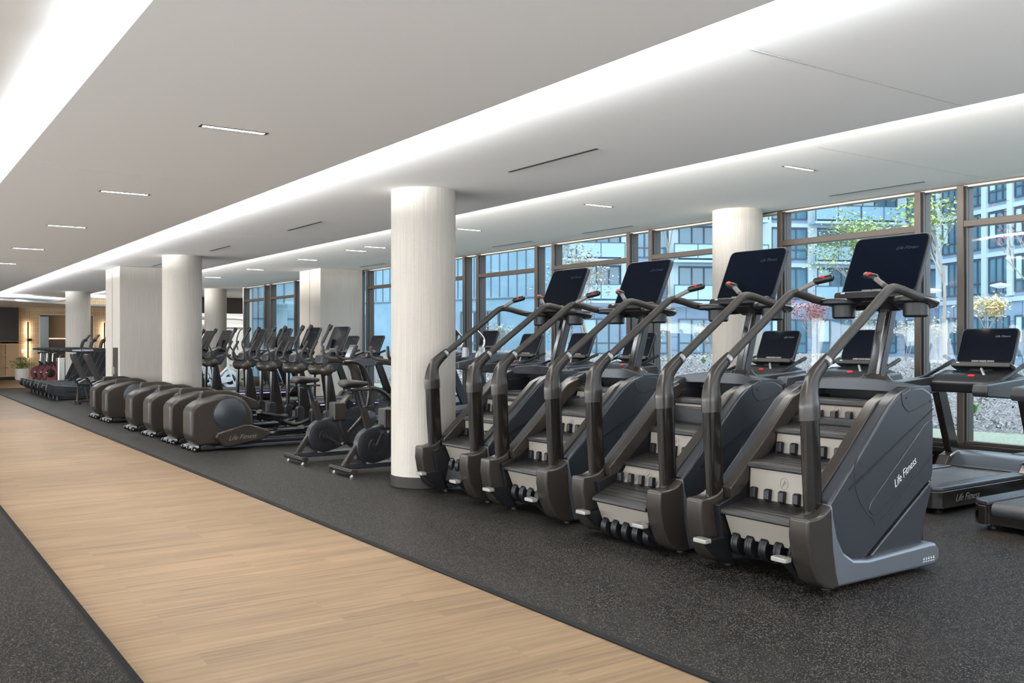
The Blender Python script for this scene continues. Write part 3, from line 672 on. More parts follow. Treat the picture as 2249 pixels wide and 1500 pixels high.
for i, (px, d, n, l) in enumerate(((1560, 23, 700, 'low dry shrub on the bank left of the window column'), (1440, 23, 500, 'low dry shrub on the bank behind the second stair climber mast'), (1230, 21, 500, 'low dry shrub on the bank behind the farthest mast'),
                         (1990, 20, 500, 'low dry shrub on the bank under the leafy tree'), (2060, 18, 400, 'dry twiggy shrub on the bank right of the narrow window'), (1100, 22, 400, 'low dry shrub outside behind the silver-handled treadmill'))):
    tree(l, px, d, .98, .05, .33, 3, 'dleaf', n, .05, 50+i, .010, .8, .3, 'shrub', 'dry_shrub', ntr=5, group=gsh)
for i, (px, d, l) in enumerate(((2140, 13.6, 'bright green sprout in the mulch outside the rightmost window'), (1545, 21, 'green tuft on top of the bank left of the window column'))):
    rnd = random.Random(60+i); p = gp(px, d); zb = .35 if i == 0 else .9; bm = B()
    for k in range(26):
        a = rnd.uniform(0, 2*PI); r_ = rnd.uniform(.04, .14); h = rnd.uniform(.06, .17)
        q = [Vector((0, 0, 0)), Vector((math.cos(a)*r_*.5, math.sin(a)*r_*.5, h*.8)), Vector((math.cos(a)*r_, math.sin(a)*r_, h))]; s = Vector((-math.sin(a), math.cos(a), 0))*.018
        vs = [bm.verts.new(v) for v in (q[0]-s*.3, q[0]+s*.3, q[1]+s, q[1]-s)]; bm.faces.new(vs); bm.faces.new((vs[3], vs[2], bm.verts.new(q[2])))
    o = obj('green_sprout', bm, mat('sprout_green', (.16, .28, .08), .5), smooth=False, recalc=False); o.location = (p.x, p.y, zb); tag(o, l, 'plant')
# street lamps
for px, d, l, ztop in ((2197, 30, 'slim courtyard lamp post with a flat round head in the rightmost window', 3.25), (2048, 34, 'distant dark lamp post seen through the narrow window right of the nearest screen', 3.3)):
    p = gp(px, d); t = thing('street_lamp', (p.x, p.y, -.5), l, 'lamp post')
    bm = B(); tube(bm, [(0, 0, 0), (0, 0, ztop+.4)], [.07, .05], 12); obj('lamp_post', bm, M['mull'], t)
    bm = B(); lathe(bm, [(0, ztop+.36), (.05, ztop+.36), (.30, ztop+.44), (.30, ztop+.48), (0, ztop+.55)], 24); obj('lamp_head', bm, M['fin'], t)
# ---------------------------------------------------------------- stair climber (x forward to the windows, y to the left, entry at x=0)
def script_logo(parent, loc, rot, size, mat_='white', sx=1.0, name='brand_lettering', lab=None):
    """slanted handwritten-looking word mark"""
    return text(name, 'Life Fitness', size, M[mat_], parent, loc, rot, shear=.5, sx=sx, depth=.001, label=lab, offset=-.0011)
def console(parent, c, tilt, w, h, name='console', th=.035, shelf=True, keys=True, mark=True, big=1.0):
    """tilted screen; c = bottom centre of the glass; faces -x"""
    up = Vector((math.sin(tilt), 0, math.cos(tilt))); nn = Vector((-math.cos(tilt), 0, math.sin(tilt)))
    R = RT((0, -1, 0), up)                       # local x = to the right of the user, y = up the screen, z = towards the user
    Mx = Matrix.Translation(Vector(c)) @ R
    def add(name_, bm, m, par, **k):
        bmesh.ops.transform(bm, matrix=Mx, verts=bm.verts); return obj(name_, bm, m, par, **k)
    bm = B(); prism(bm, rpoly([(-w/2, -.03), (w/2, -.03), (w/2, h), (-w/2, h)], .055, 6), -th, 0, ax='z'); con = add(name, bm, M['shell'], parent, bevel=.006)
    bm = B(); prism(bm, rpoly([(-w/2+.012, .012), (w/2-.012, .012), (w/2-.012, h-.012), (-w/2+.012, h-.012)], .045, 6), 0.0005, .003, ax='z'); add('screen', bm, M['screen'], con, smooth=False)
    bm = B(); prism(bm, rpoly([(-w*.33, .05), (w*.33, .05), (w*.33, h*.8), (-w*.33, h*.8)], .05), -th-.03, -th, ax='z'); add('rear_cover', bm, M['black'], con, bevel=.012)
    if shelf:
        bm = B(); prism(bm, rpoly([(-w/2-.008, -.055), (w/2+.008, -.055), (w/2+.012, -.012), (w/2, .0), (-w/2, .0), (-w/2-.012, -.012)], .02), -th-.02, .055, ax='z'); add('console_tray', bm, M['black'], con, bevel=.012)
    if keys:
        bm = B(); 
        for k in range(3): bxx(bm, -w*.20+k*w*.135, -w*.20+k*w*.135+w*.125, .004, .028, .005, .014)
        add('key_pad', bm, M['keys'], con, bevel=.002)
        bm = B(); bxx(bm, -w*.42, -w*.42+.03, -.02, -.012, .0555, .0575); add('tray_mark', bm, M['white'], con, smooth=False)
    if mark:
        o = text('screen_lettering', 'Life Fitness', .032*big, M['dim'], con, (0, 0, 0), Matrix.Identity(4), shear=.4, depth=.0003)
        o.matrix_local = Mx @ Matrix.Translation((w*.24, h*.76, .0034))
    return con, Mx
NOSE = [(.13, .375), (.375, .64), (.63, .84), (.90, 1.02)]
def stair_climber(noses=NOSE, first_tilt=0):
    t = thing('stair_climber', (0, 0, 0), None, 'stair climber', 'stair climbers in the front row')
    IN = .275
    # entry and bottom shrouds (L shape) - one per side
    for s in (-1, 1):
        y0, y1 = (-.455, -.345) if s < 0 else (.345, .455)
        L_ = [(.025, .43), (.02, .33), (.045, .20), (.10, .095), (.18, .045), (.28, .03), (1.24, .03), (1.285, .055), (1.292, .12), (1.25, .165), (1.18, .168),
              (.56, .152), (.43, .168), (.34, .22), (.285, .31), (.255, .42), (.24, .505), (.17, .455), (.11, .435)]
        bm = B(); prism(bm, L_, y0, y1); sh = obj('base_shroud', bm, M['rim'], t, bevel=.022, seg=3)
        # dark entry cover over the first part of the shroud
        Cv = [(.018, .438), (.012, .33), (.037, .195), (.095, .088), (.17, .04), (.24, .026), (.30, .03), (.27, .12), (.245, .25), (.232, .40), (.225, .50), (.16, .458), (.10, .44)]
        bm = B(); prism(bm, Cv, y0-.004 if s < 0 else y0-.02, y1+.02 if s < 0 else y1+.004); obj('entry_cover', bm, M['cuff'], sh, bevel=.018, seg=3)
        yo = -.425 if s < 0 else .425; yi = -.325 if s < 0 else .325
        # upper side panel
        U = [(.245, .50), (.50, .735), (.80, 1.02), (.90, 1.085), (1.02, 1.125), (1.16, 1.125), (1.255, 1.085), (1.272, 1.03), (1.272, .60), (1.262, .555), (.56, .14), (.43, .155), (.34, .21), (.285, .31), (.255, .42)]
        bm = B(); prism(bm, U, yo, yi); p = obj('side_panel', bm, M['shell2'], t, bevel=.02, seg=3)
        # lower side panel
        D = [(.60, .13), (1.262, .535), (1.262, .47), (1.20, .33), (1.155, .15)]
        bm = B(); prism(bm, D, yo*1.0+(.010 if s < 0 else -.010), yi); obj('lower_panel', bm, M['shell2'], t, bevel=.010)
        e = -1 if s < 0 else 1; ys = yo+e*.001
        # seam and groove lines
        bm = B()
        tube(bm, cr([(.50, .735, ys), (.47, .66, ys), (.51, .50, ys), (.63, .38, ys), (.74, .36, ys), (1.262, .70, ys)], 5), .0028, 5)
        tube(bm, cr([(.93, 1.10, ys), (.94, 1.03, ys), (.99, .985, ys), (1.05, .985, ys), (1.268, 1.045, ys)], 5), .0028, 5)
        for v in bm.verts: v.co = Vector((v.co.x, v.co.z, v.co.y))
        obj('panel_seam', bm, M['void'], p, smooth='all')
        bm = B()
        def groove(q, w): 
            a, b = Vector(q[0]), Vector(q[1]); d = (b-a).normalized(); nn = Vector((-d.y, d.x))*w
            prism(bm, [tuple(a-nn), tuple(b-nn*.3), tuple(b+nn*.3), tuple(a+nn)], ys-e*.002, ys+e*.0016)
        groove(((.42, .56), (1.268, .985)), .009); groove(((.70, .52), (1.16, .80)), .006)
        obj('panel_groove', bm, M['black'], p, smooth=False)
        # raised pod with rounded lower end
        pod = [(.62, .47), (.60, .425), (.63, .395), (.68, .39), (1.255, .72), (1.255, .93), (1.18, .90)]
        bm = B(); prism(bm, rpoly(pod, .06), ys-e*.004, ys+e*.005); obj('panel_pod', bm, M['shell2'], p, bevel=.005)
        R = RT((.86, 0, .52), (-.52, 0, .86)) if s < 0 else RT((-.86, 0, .52), (.52, 0, .86))
        script_logo(p, (.955 if s < 0 else .955, ys+e*.0055, .615), R, .068, sx=.85)
        bm = B()
        for q in ((.98, 1.06), (1.235, 1.03), (.95, .395), (1.235, .545)):
            if q[0]: cyl(bm, (q[0], ys-e*.002, q[1]), (q[0], ys+e*.0025, q[1]), .006, 10)
        obj('screw', bm, M['void'], p, smooth=False)
        # stringer trim along the slope
        S_ = [(.22, .50), (.235, .43), (.30, .45), (.55, .665), (.80, .90), (.955, 1.015), (.92, 1.085), (.80, 1.035), (.50, .75)]
        bm = B(); prism(bm, S_, (-.345 if s < 0 else .27), (-.27 if s < 0 else .345)); obj('stringer', bm, M['cuff'], t, bevel=.008)
        # inner wall
        bm = B(); prism(bm, [(.12, .40), (.17, .12), (.38, .05), (1.25, .05), (1.25, 1.05), (.92, 1.03), (.25, .44)], (-.325 if s < 0 else .278), (-.278 if s < 0 else .325)); obj('inner_wall', bm, M['black'], t, bevel=.004)
    # little pictogram row on the near end of the shroud
    bm = B(); rr = random.Random(2)
    for k in range(5):
        x = 1.115+k*.026; box(bm, (x, -.4565, .078), (.014, .001, .005), (0, rr.uniform(-.8, .8), 0)); box(bm, (x, -.4565, .082), (.004, .001, .016), (0, rr.uniform(-.8, .8), 0)); bxx(bm, x-.008, x+.008, -.4568, -.455, .062, .065)
    obj('pictogram_sticker', bm, M['white'], t, smooth=False)
    # core, hood
    bm = B(); bxx(bm, .48, 1.38, -.30, .30, .05, .40); bxx(bm, .80, 1.38, -.30, .30, .40, .92); bxx(bm, 1.22, 1.40, -.31, .31, .40, 1.06); obj('drive_housing', bm, M['black'], t, bevel=.02)
    hood = [(1.02, -.425), (1.24, -.42), (1.32, -.38), (1.41, -.28), (1.425, 0), (1.41, .28), (1.32, .38), (1.24, .42), (1.02, .425), (1.04, .30), (1.08, .18), (1.09, 0), (1.08, -.18), (1.04, -.30)]
    bm = B(); prism(bm, hood, 1.085, 1.17, ax='z')
    for v in bm.verts:
        if v.co.z > 1.1: v.co.z -= .040*abs(v.co.y/.425)**2.2 + .06*max(0, v.co.x-1.25)/.17
    obj('top_hood', bm, M['shell2'], t, bevel=.022, seg=3)
    bm = B(); bxx(bm, .90, 1.24, -.30, .30, .86, .93); bxx(bm, 1.20, 1.24, -.32, .32, .86, 1.10); obj('hood_liner', bm, M['void'], t, smooth=False)
    bm = B(); bxx(bm, .45, 1.2, -.33, .33, .03, .07); obj('base_plate', bm, M['black'], t, smooth=False)
    for x, y in ((.30, -.36), (.30, .36), (1.16, -.36), (1.16, .36)):
        bm = B(); cyl(bm, (x, y, 0), (x, y, .014), .028); cyl(bm, (x, y, .014), (x, y, .05), .014); obj('levelling_foot', bm, M['black'], t)
    # steps
    for i, (nx, nz) in enumerate(noses):
        tilt = first_tilt if i == 0 else 0; last = i == len(noses)-1
        dx = .255 if not last else .09; bx = nx+dx; bz = nz+.055*dx/.255
        if tilt: bx = nx+.235; bz = nz+tilt
        bm = B(); prism(bm, [(nx, nz), (nx-.002, nz-.022), (nx+.012, nz-.03), (bx, bz-.028), (bx, bz), (nx+.012, nz+.006)], -IN, IN); st = obj('step_tread', bm, M['tread'], t, bevel=.006)
        bm = B(); sl = (bz-nz)/(bx-nx); an = -math.atan(sl)
        for k in range(5 if not last else 1):
            x = nx+.05+k*.036; box(bm, (x, 0, nz+.0075+sl*(x-nx)), (.004, IN*1.9, .003), (0, an, 0))
        for k in range(16): box(bm, (nx+.02, -IN+.03+k*.033, nz+.0072), (.012, .010, .002), (0, an, 0))
        obj('grip_ridge', bm, M['black'], st, smooth=False)
        # riser above the tread, with the row of lugs
        if i+1 < len(noses): top = (noses[i+1][0]+.016, noses[i+1][1]-.026)
        else: break
        foot = (bx-.004, bz-.005)
        bm = B(); prism(bm, [foot, (foot[0]+.012, foot[1]), (top[0]+.012, top[1]), top], -IN+.012, IN-.012); ri = obj('step_riser', bm, M['riser'], t, smooth=False)
        d = Vector((top[0]-foot[0], 0, top[1]-foot[1])); dn = d.normalized(); R = RT((0, -1, 0), dn); c = Vector((foot[0], 0, foot[1]))+d*.62+R.to_3x3() @ Vector((-.0, 0, .0012))
        bm = B(); tube(bm, [(.028*math.cos(a*PI/12), .028*math.sin(a*PI/12)*1.25, 0) for a in range(25)], .0012, 4, cap=False); tube(bm, [(-.012, -.022, 0), (.004, .022, 0), (.006, -.004, 0), (-.014, -.004, 0)], .0012, 4); tube(bm, [(.0, .008, 0), (.018, .008, 0)], .0012, 4)
        for v in bm.verts: v.co = c+(R.to_3x3() @ v.co)
        obj('embossed_emblem', bm, M['keys'], ri, smooth='all')
        for k in range(5):
            bm = B(); y = -.215+k*.108; h = .068
            prism(bm, [(foot[0]-.004, foot[1]-.004), (foot[0]-.034, foot[1]+.012), (foot[0]-.030, foot[1]+h), (foot[0]-.012, foot[1]+h+.008), (foot[0]+.006, foot[1]+h)], y-.02, y+.02)
            obj('step_lug', bm, M['black'], ri, bevel=.004)
    nx, nz = noses[0]
    if nz > .2:
        a, b = (nx+.03, nz-.03), (nx+.09, nz-.17)
        if nz > .5: a, b = (nx+.03, nz-.03), (nx+.0, nz-.17)
        bm = B(); prism(bm, [a, b, (b[0]+.02, b[1]), (a[0]+.03, a[1])], -IN+.012, IN-.012); ri = obj('step_riser', bm, M['riser'], t, smooth=False)
        for k in range(5):
            bm = B(); y = -.215+k*.108; c = (b[0]+.035, b[1]-.035); n0 = len(bm.verts)
            lathe(bm, [(.0, -.030), (.074, -.028), (.080, -.016), (.076, -.010), (.080, -.004), (.076, 0), (.080, .004), (.076, .010), (.080, .016), (.074, .028), (0, .030)], 20)
            for v in list(bm.verts)[n0:]: v.co = Vector((c[0]+v.co.x, y+v.co.z, c[1]+v.co.y))
            obj('roller_lug', bm, M['black'], ri)
    bm = B(); prism(bm, [(.36, .06), (.24, .12), (.27, .24), (.42, .40), (.50, .40), (.50, .06)], -IN, IN); obj('stair_void', bm, M['void'], t, smooth=False)
    # entry foot pedals on slanted brackets
    for y in (-.295, .295):
        bm = B(); prism(bm, rpoly([(-.035, y-.052), (.025, y-.052), (.025, y+.052), (-.035, y+.052)], .012), .185, .212, ax='z'); f = obj('foot_pedal', bm, M['pedal'], t, bevel=.006)
        bm = B(); prism(bm, [(-.028, .2125), (.018, .2125), (.018, .2145), (-.028, .2145)], y-.04, y+.03); obj('pedal_pad', bm, M['keys'], f, smooth=False)
        bm = B(); prism(bm, [(.0, .185), (.10, .205), (.20, .20), (.24, .06), (.24, .03), (.18, .035), (.07, .13)], y-.025, y+.025); obj('pedal_bracket', bm, M['black'], t, bevel=.006)
    # posts, cuffs, handrails
    for s in (-1, 1):
        y = s*.365
        bm = B(); P = [(.185, y, .40), (.165, y, .70), (.150, y, 1.02)]
        tube(bm, P, [.072, .074, .074], 20, sx=.46, up=(1, 0, 0)); obj('upright_post', bm, M['post'], t)
        P = cr([(.150, y, .965), (.148, y, 1.03), (.150, y, 1.11), (.175, y, 1.185), (.235, y, 1.245), (.315, y, 1.305)], 5)
        n = len(P); Rr = [.080-.044*max(0, (i/(n-1)-.25)/.75)**.8 for i in range(n)]
        bm = B(); tube(bm, P, Rr, 20, sx=.52, up=(1, 0, 0)); obj('post_cuff', bm, M['cuff'], t)
        P = cr([(.29, y, 1.285), (.45, y, 1.40), (.70, y, 1.575), (.86, y, 1.69), (.93, y, 1.722), (1.02, y, 1.715), (1.16, y*1.0, 1.685), (1.24, y*.99, 1.675)], 6)
        bm = B(); tube(bm, P, .0275, 14); hr = obj('handrail', bm, M['rubber'], t)
        bm = B(); cyl(bm, (.285, y, 1.281), (.305, y, 1.296), .034, 16); obj('rail_collar', bm, M['silver'], hr)
        P = cr([(1.20, y*.99, 1.68), (1.32, y*.98, 1.665), (1.44, y*.90, 1.655), (1.50, y*.72, 1.65), (1.50, y*.50, 1.645), (1.49, y*.2, 1.64), (1.49, 0, 1.64)], 6)
        bm = B(); n = len(P); tube(bm, P, [.023+.014*math.exp(-((i/(n-1)-.45)/.22)**2) for i in range(n)], 12, sx=1.0); obj('support_arm', bm, M['gloss'], t)
        # trigger handle with red button
        a = Vector((.90, y, 1.715)); b = Vector((.985, s*.20, 1.80)); c = Vector((1.0, s*.165, 1.808))
        bm = B(); tube(bm, [a, a.lerp(b, .35)], [.019, .016], 12); hd = obj('grip_handle', bm, M['rubber'], t)
        bm = B(); tube(bm, [a.lerp(b, .3), b], .0165, 12); obj('pulse_grip', bm, M['keys'], hd)
        bm = B(); tube(bm, [b-(c-b)*.6, c+(c-b)*1.0], .024, 12, rnd=True); obj('grip_head', bm, M['black'], hd)
        bm = B(); box(bm, b.lerp(c, .8)+Vector((-.018, 0, .014)), (.016, .03, .018), (0, -.7, 0)); obj('red_button', bm, M['red'], hd, bevel=.003)
        # pod and cup holder
        bm = B(); pod = [(1.20, s*.37), (1.30, s*.385), (1.42, s*.35), (1.50, s*.26), (1.48, s*.15), (1.33, s*.13), (1.20, s*.19), (1.16, s*.30)]
        prism(bm, rpoly(pod, .05), 1.645, 1.69, ax='z'); pd = obj('accessory_tray', bm, M['black'], t, bevel=.016, seg=3)
        bm = B(); lathe(bm, [(0, 0), (.066, 0), (.076, .012), (.078, .10), (.0, .10)], 28, (1.335, s*.265, 1.555)); obj('cup_holder', bm, M['black'], pd)
    # mast
    bm = B(); prism(bm, [(1.245, -.026), (1.262, -.044), (1.330, -.044), (1.348, -.026), (1.348, .026), (1.330, .044), (1.262, .044), (1.245, .026)], 1.10, 1.72, ax='z')
    for v in bm.verts: v.co.x += (v.co.z-1.14)*.30
    ms = obj('mast', bm, M['post'], t, bevel=.004)
    bm = B(); prism(bm, [(1.272, -.050), (1.325, -.050), (1.325, .050), (1.272, .050)], 1.15, 1.66, ax='z')
    for v in bm.verts: v.co.x += (v.co.z-1.14)*.30
    obj('mast_side_rib', bm, M['shell2'], ms, bevel=.003)
    bm = B(); lathe(bm, [(.135, -.06), (.125, -.01), (.095, .012), (.08, .035), (.0, .04)], 28)
    for v in bm.verts: v.co = Vector((1.305+v.co.x*.9, v.co.y, 1.15+v.co.z))
    obj('mast_collar', bm, M['cuff'], t)
    bm = B(); prism(bm, [(1.28, 1.665), (1.42, 1.60), (1.53, 1.62), (1.56, 1.72), (1.50, 1.86), (1.42, 1.86), (1.33, 1.72)], -.10, .10); bxx(bm, 1.29, 1.36, -.17, .17, 1.66, 1.70); obj('console_bracket', bm, M['black'], t, bevel=.012)
    console(t, (1.315, 0, 1.715), .43, .555, .435, big=1.1)
    return t
gsc = 'stair climbers in the front row'
sc1 = stair_climber()
place(sc1, True, (4.15, 3.675, 0), 'nearest stair climber, dark grey, its side panel with white lettering facing the camera', gsc)
n2 = [(.02, .23), (.36, .475), (.60, .70), (.86, .90)]
sc2 = stair_climber([(.06, .30), (.355, .53), (.60, .76), (.85, .965)], .10); place(sc2, True, (4.15, 4.815, 0), 'second nearest stair climber, its grey bottom step tilted down', gsc)
sc3 = stair_climber([(.13, .375), (.36, .60), (.61, .81), (.88, 1.0)]); place(sc3, True, (4.15, 6.03, 0), 'third stair climber from the camera, with a flat black bottom step', gsc)
sc4 = stair_climber([(.20, .47), (.43, .69), (.68, .88)]); place(sc4, True, (4.15, 7.147, 0), 'farthest stair climber, next to the nearest round column, its bottom rollers showing', gsc)
# ---------------------------------------------------------------- treadmill (x forward, rear end at x=0)
def ylathe(bm, prof, c, n=32, a0=0, a1=2*PI):
    """lathe about an axis along y; prof = (radius, y)"""
    n0 = len(bm.verts); lathe(bm, prof, n, a0=a0, a1=a1)
    for v in list(bm.verts)[n0:]: v.co = Vector((c[0]+v.co.x, c[1]+v.co.z, c[2]+v.co.y))
    return bm
def treadmill(kind='light'):
    t = thing('treadmill', (0, 0, 0), None, 'treadmill', 'treadmills along the windows')
    H = .42
    foot = [(.06, -H), (0, -H+.06), (0, -H+.11), (.03, -H+.12), (.03, H-.12), (0, H-.11), (0, H-.06), (.06, H), (1.62, H), (1.62, -H)]
    bm = B(); prism(bm, foot, .045, .185, ax='z'); obj('side_skirt', bm, M['gloss'], t, bevel=.006)
    for s in (-1, 1):
        a = [(.065, s*H), (.005, s*(H-.06)), (.005, s*(H-.125)), (.04, s*(H-.135)), (1.62, s*(H-.135)), (1.62, s*H)]
        bm = B(); prism(bm, a, .186, .224, ax='z'); r = obj('side_deck', bm, M['deck'], t, bevel=.012)
        bm = B()
        for k in range(10): box(bm, (.35+k*.085, s*(H-.115), .2245), (.045, .004, .002), (0, 0, s*.55))
        obj('foot_tick', bm, M['black'], r, smooth=False)
    bm = B(); bxx(bm, .05, 1.62, -.275, .275, .10, .207); ylathe(bm, [(0, -.27), (.05, -.27), (.05, .27), (0, .27)], (.055, 0, .157)); obj('running_belt', bm, M['belt'], t)
    bm = B(); bxx(bm, .2, 1.7, -.30, .30, .02, .09); obj('underframe', bm, M['black'], t, smooth=False)
    for x in (.14, 1.7):
        for y in (-.33, .33):
            bm = B(); cyl(bm, (x, y, 0), (x, y, .016), .035); cyl(bm, (x, y, .016), (x, y, .06), .014); obj('levelling_foot', bm, M['black'], t)
    hp = [(1.38, .21), (1.45, .235), (1.55, .315), (1.68, .345), (1.95, .325), (2.05, .27), (2.07, .12), (2.02, .05), (1.5, .05)]
    bm = B(); prism(bm, hp, -.40, .40); hd = obj('motor_hood', bm, M['deck'], t, bevel=.03, seg=3)
    bm = B(); bxx(bm, 1.40, 1.50, -.40, .40, .205, .225); bxx(bm, 1.75, 1.98, -.30, -.10, .335, .345); obj('hood_trim', bm, M['black'], hd, smooth=False)
    for s in (-1, 1):
        script = RT((1, 0, 0), (0, 0, 1)) if s < 0 else RT((-1, 0, 0), (0, 0, 1))
        script_logo(t, (.42, s*(H+.001), .115), script, .085, 'pedal', .95)
        bm = B(); prism(bm, [(1.38, .20), (1.46, .305), (1.58, .345), (1.70, .345), (1.78, .30), (1.78, .16), (1.38, .16)], s*.33, s*.455); obj('upright_boot', bm, M['cuff'], t, bevel=.02, seg=3)
        bm = B(); prism(bm, [(1.535, .33), (1.70, .33), (1.44, .98), (1.29, .98)], s*.365, s*.435); u = obj('upright', bm, M['post'], t, bevel=.012)
        bm = B(); prism(bm, [(.66, .93), (.64, .97), (.66, 1.035), (1.10, 1.065), (1.42, 1.085), (1.46, 1.02), (1.42, .935), (1.10, .90)], s*.33, s*.465); obj('side_arm', bm, M['deck' if kind == 'light' else 'shell'], t, bevel=.014)
        bm = B(); P = cr([(1.02, s*.37, 1.05), (1.20, s*.37, 1.10), (1.40, s*.36, 1.165), (1.55, s*.35, 1.215)], 5); tube(bm, P, [.018]*(len(P)-5)+[.022]*5, 12, rnd=True); obj('handlebar', bm, M['black'], t)
    bm = B(); prism(bm, [(1.16, .93), (1.12, 1.02), (1.20, 1.09), (1.38, 1.13), (1.52, 1.10), (1.54, .98), (1.44, .92)], -.34, .34); cb = obj('console_base', bm, M['shell'], t, bevel=.02, seg=3)
    bm = B(); box(bm, (1.205, -.02, 1.085), (.03, .06, .022), (0, -.5, 0)); obj('emergency_stop', bm, M['red'], cb, bevel=.004)
    bm = B(); tube(bm, [(1.24, -.12, 1.09), (1.30, -.06, 1.15)], [.014, .012], 10, rnd=True); obj('speed_lever', bm, M['silver'], cb)
    bm = B(); prism(bm, [(1.36, 1.09), (1.42, 1.17), (1.52, 1.20), (1.58, 1.14), (1.53, 1.07)], -.11, .11); obj('console_neck', bm, M['black'], cb, bevel=.01)
    console(t, (1.44, 0, 1.195), .40, .54, .36)
    bm = B(); tube(bm, cr([(1.08, .33, 1.03), (1.07, .345, .80), (1.075, .345, .62)], 4), .0025, 5); box(bm, (1.075, .345, .60), (.02, .014, .045)); obj('safety_tether', bm, M['black'], t, smooth=False)
    return t
gt = 'treadmills along the windows'
tm = treadmill(); X0 = 7.08
TL = [(4.62, 'treadmill nearest the right edge with its white-lettered side deck in view'),
      (5.90, 'treadmill seen behind the nearest stair climber mast'),
      (7.05, 'treadmill between the window column and the nearest stair climber'),
      (9.40, 'treadmill just left of the window column, seen behind the second stair climber mast'),
      (10.66, 'treadmill seen behind the third stair climber handrails'),
      (11.93, 'treadmill seen behind the farthest stair climber console post'),
      (17.35, 'window treadmill seen just left of the nearest round column'),
      (18.55, 'window treadmill in front of the square pier, left of another treadmill')]
for i, (y, l) in enumerate(TL): place(tm, i == 0, (X0, y, 0), l, gt)
tmr = treadmill(); place(tmr, True, (6.80, 3.36, 0), 'treadmill cut off by the right edge, only its rear corner and foot in view', gt)
# incline trainers: treadmills with bent silver handles
def incline_trainer():
    t = thing('incline_trainer', (0, 0, 0), None, 'treadmill', 'incline trainers by the windows')
    bm = B(); prism(bm, rpoly([(0, .10), (.0, .20), (1.5, .34), (2.0, .36), (2.05, .10)], .04), -.42, .42); obj('deck', bm, M['shell'], t, bevel=.015)
    bm = B(); prism(bm, [(.05, .205), (.05, .222), (1.4, .345), (1.4, .33)], -.28, .28); obj('running_belt', bm, M['belt'], t, smooth=False)
    bm = B(); bxx(bm, .1, 1.9, -.34, .34, 0, .12); obj('underframe', bm, M['black'], t, smooth=False)
    for s in (-1, 1):
        bm = B(); prism(bm, [(1.20, .30), (1.36, .30), (1.02, 1.02), (.88, 1.02)], s*.37, s*.44); obj('upright', bm, M['shell'], t, bevel=.01)
        bm = B(); prism(bm, [(.60, .95), (.60, 1.06), (1.2, 1.18), (1.62, 1.22), (1.66, 1.10), (1.0, .92)], s*.33, s*.47); obj('side_arm', bm, M['deck'], t, bevel=.016)
        bm = B(); P = cr([(1.00, s*.36, 1.14), (1.04, s*.35, 1.22), (1.16, s*.34, 1.33), (1.17, s*.33, 1.45), (1.07, s*.32, 1.56), (1.02, s*.31, 1.60)], 6); tube(bm, P, .017, 12, rnd=True); obj('bent_handle', bm, M['chrome'], t)
        bm = B(); lathe(bm, [(0, 0), (.07, 0), (.052, .17), (0, .17)], 20, (1.18, s*.26, 1.13)); obj('cup_holder', bm, M['silver'], t)
    bm = B(); prism(bm, [(1.1, 1.02), (1.1, 1.13), (1.55, 1.22), (1.66, 1.16), (1.6, 1.02)], -.35, .35); obj('console_base', bm, M['shell'], t, bevel=.015)
    bm = B(); prism(bm, [(1.38, 1.14), (1.46, 1.32), (1.58, 1.32), (1.58, 1.14)], -.12, .12); obj('console_neck', bm, M['black'], t, bevel=.012)
    console(t, (1.42, 0, 1.32), .40, .48, .29, shelf=False, keys=False, mark=False)
    return t
it = incline_trainer()
for i, (y, l) in enumerate(((13.25, 'treadmill with bent silver handles, seen between the nearest column and the farthest stair climber'), (14.55, 'treadmill with bent silver handles partly hidden by the nearest round column'), (15.9, 'treadmill with bent silver handles hidden behind the nearest round column'))[:2]):
    place(it, i == 0, (7.2, y, 0), l, 'incline trainers by the windows')

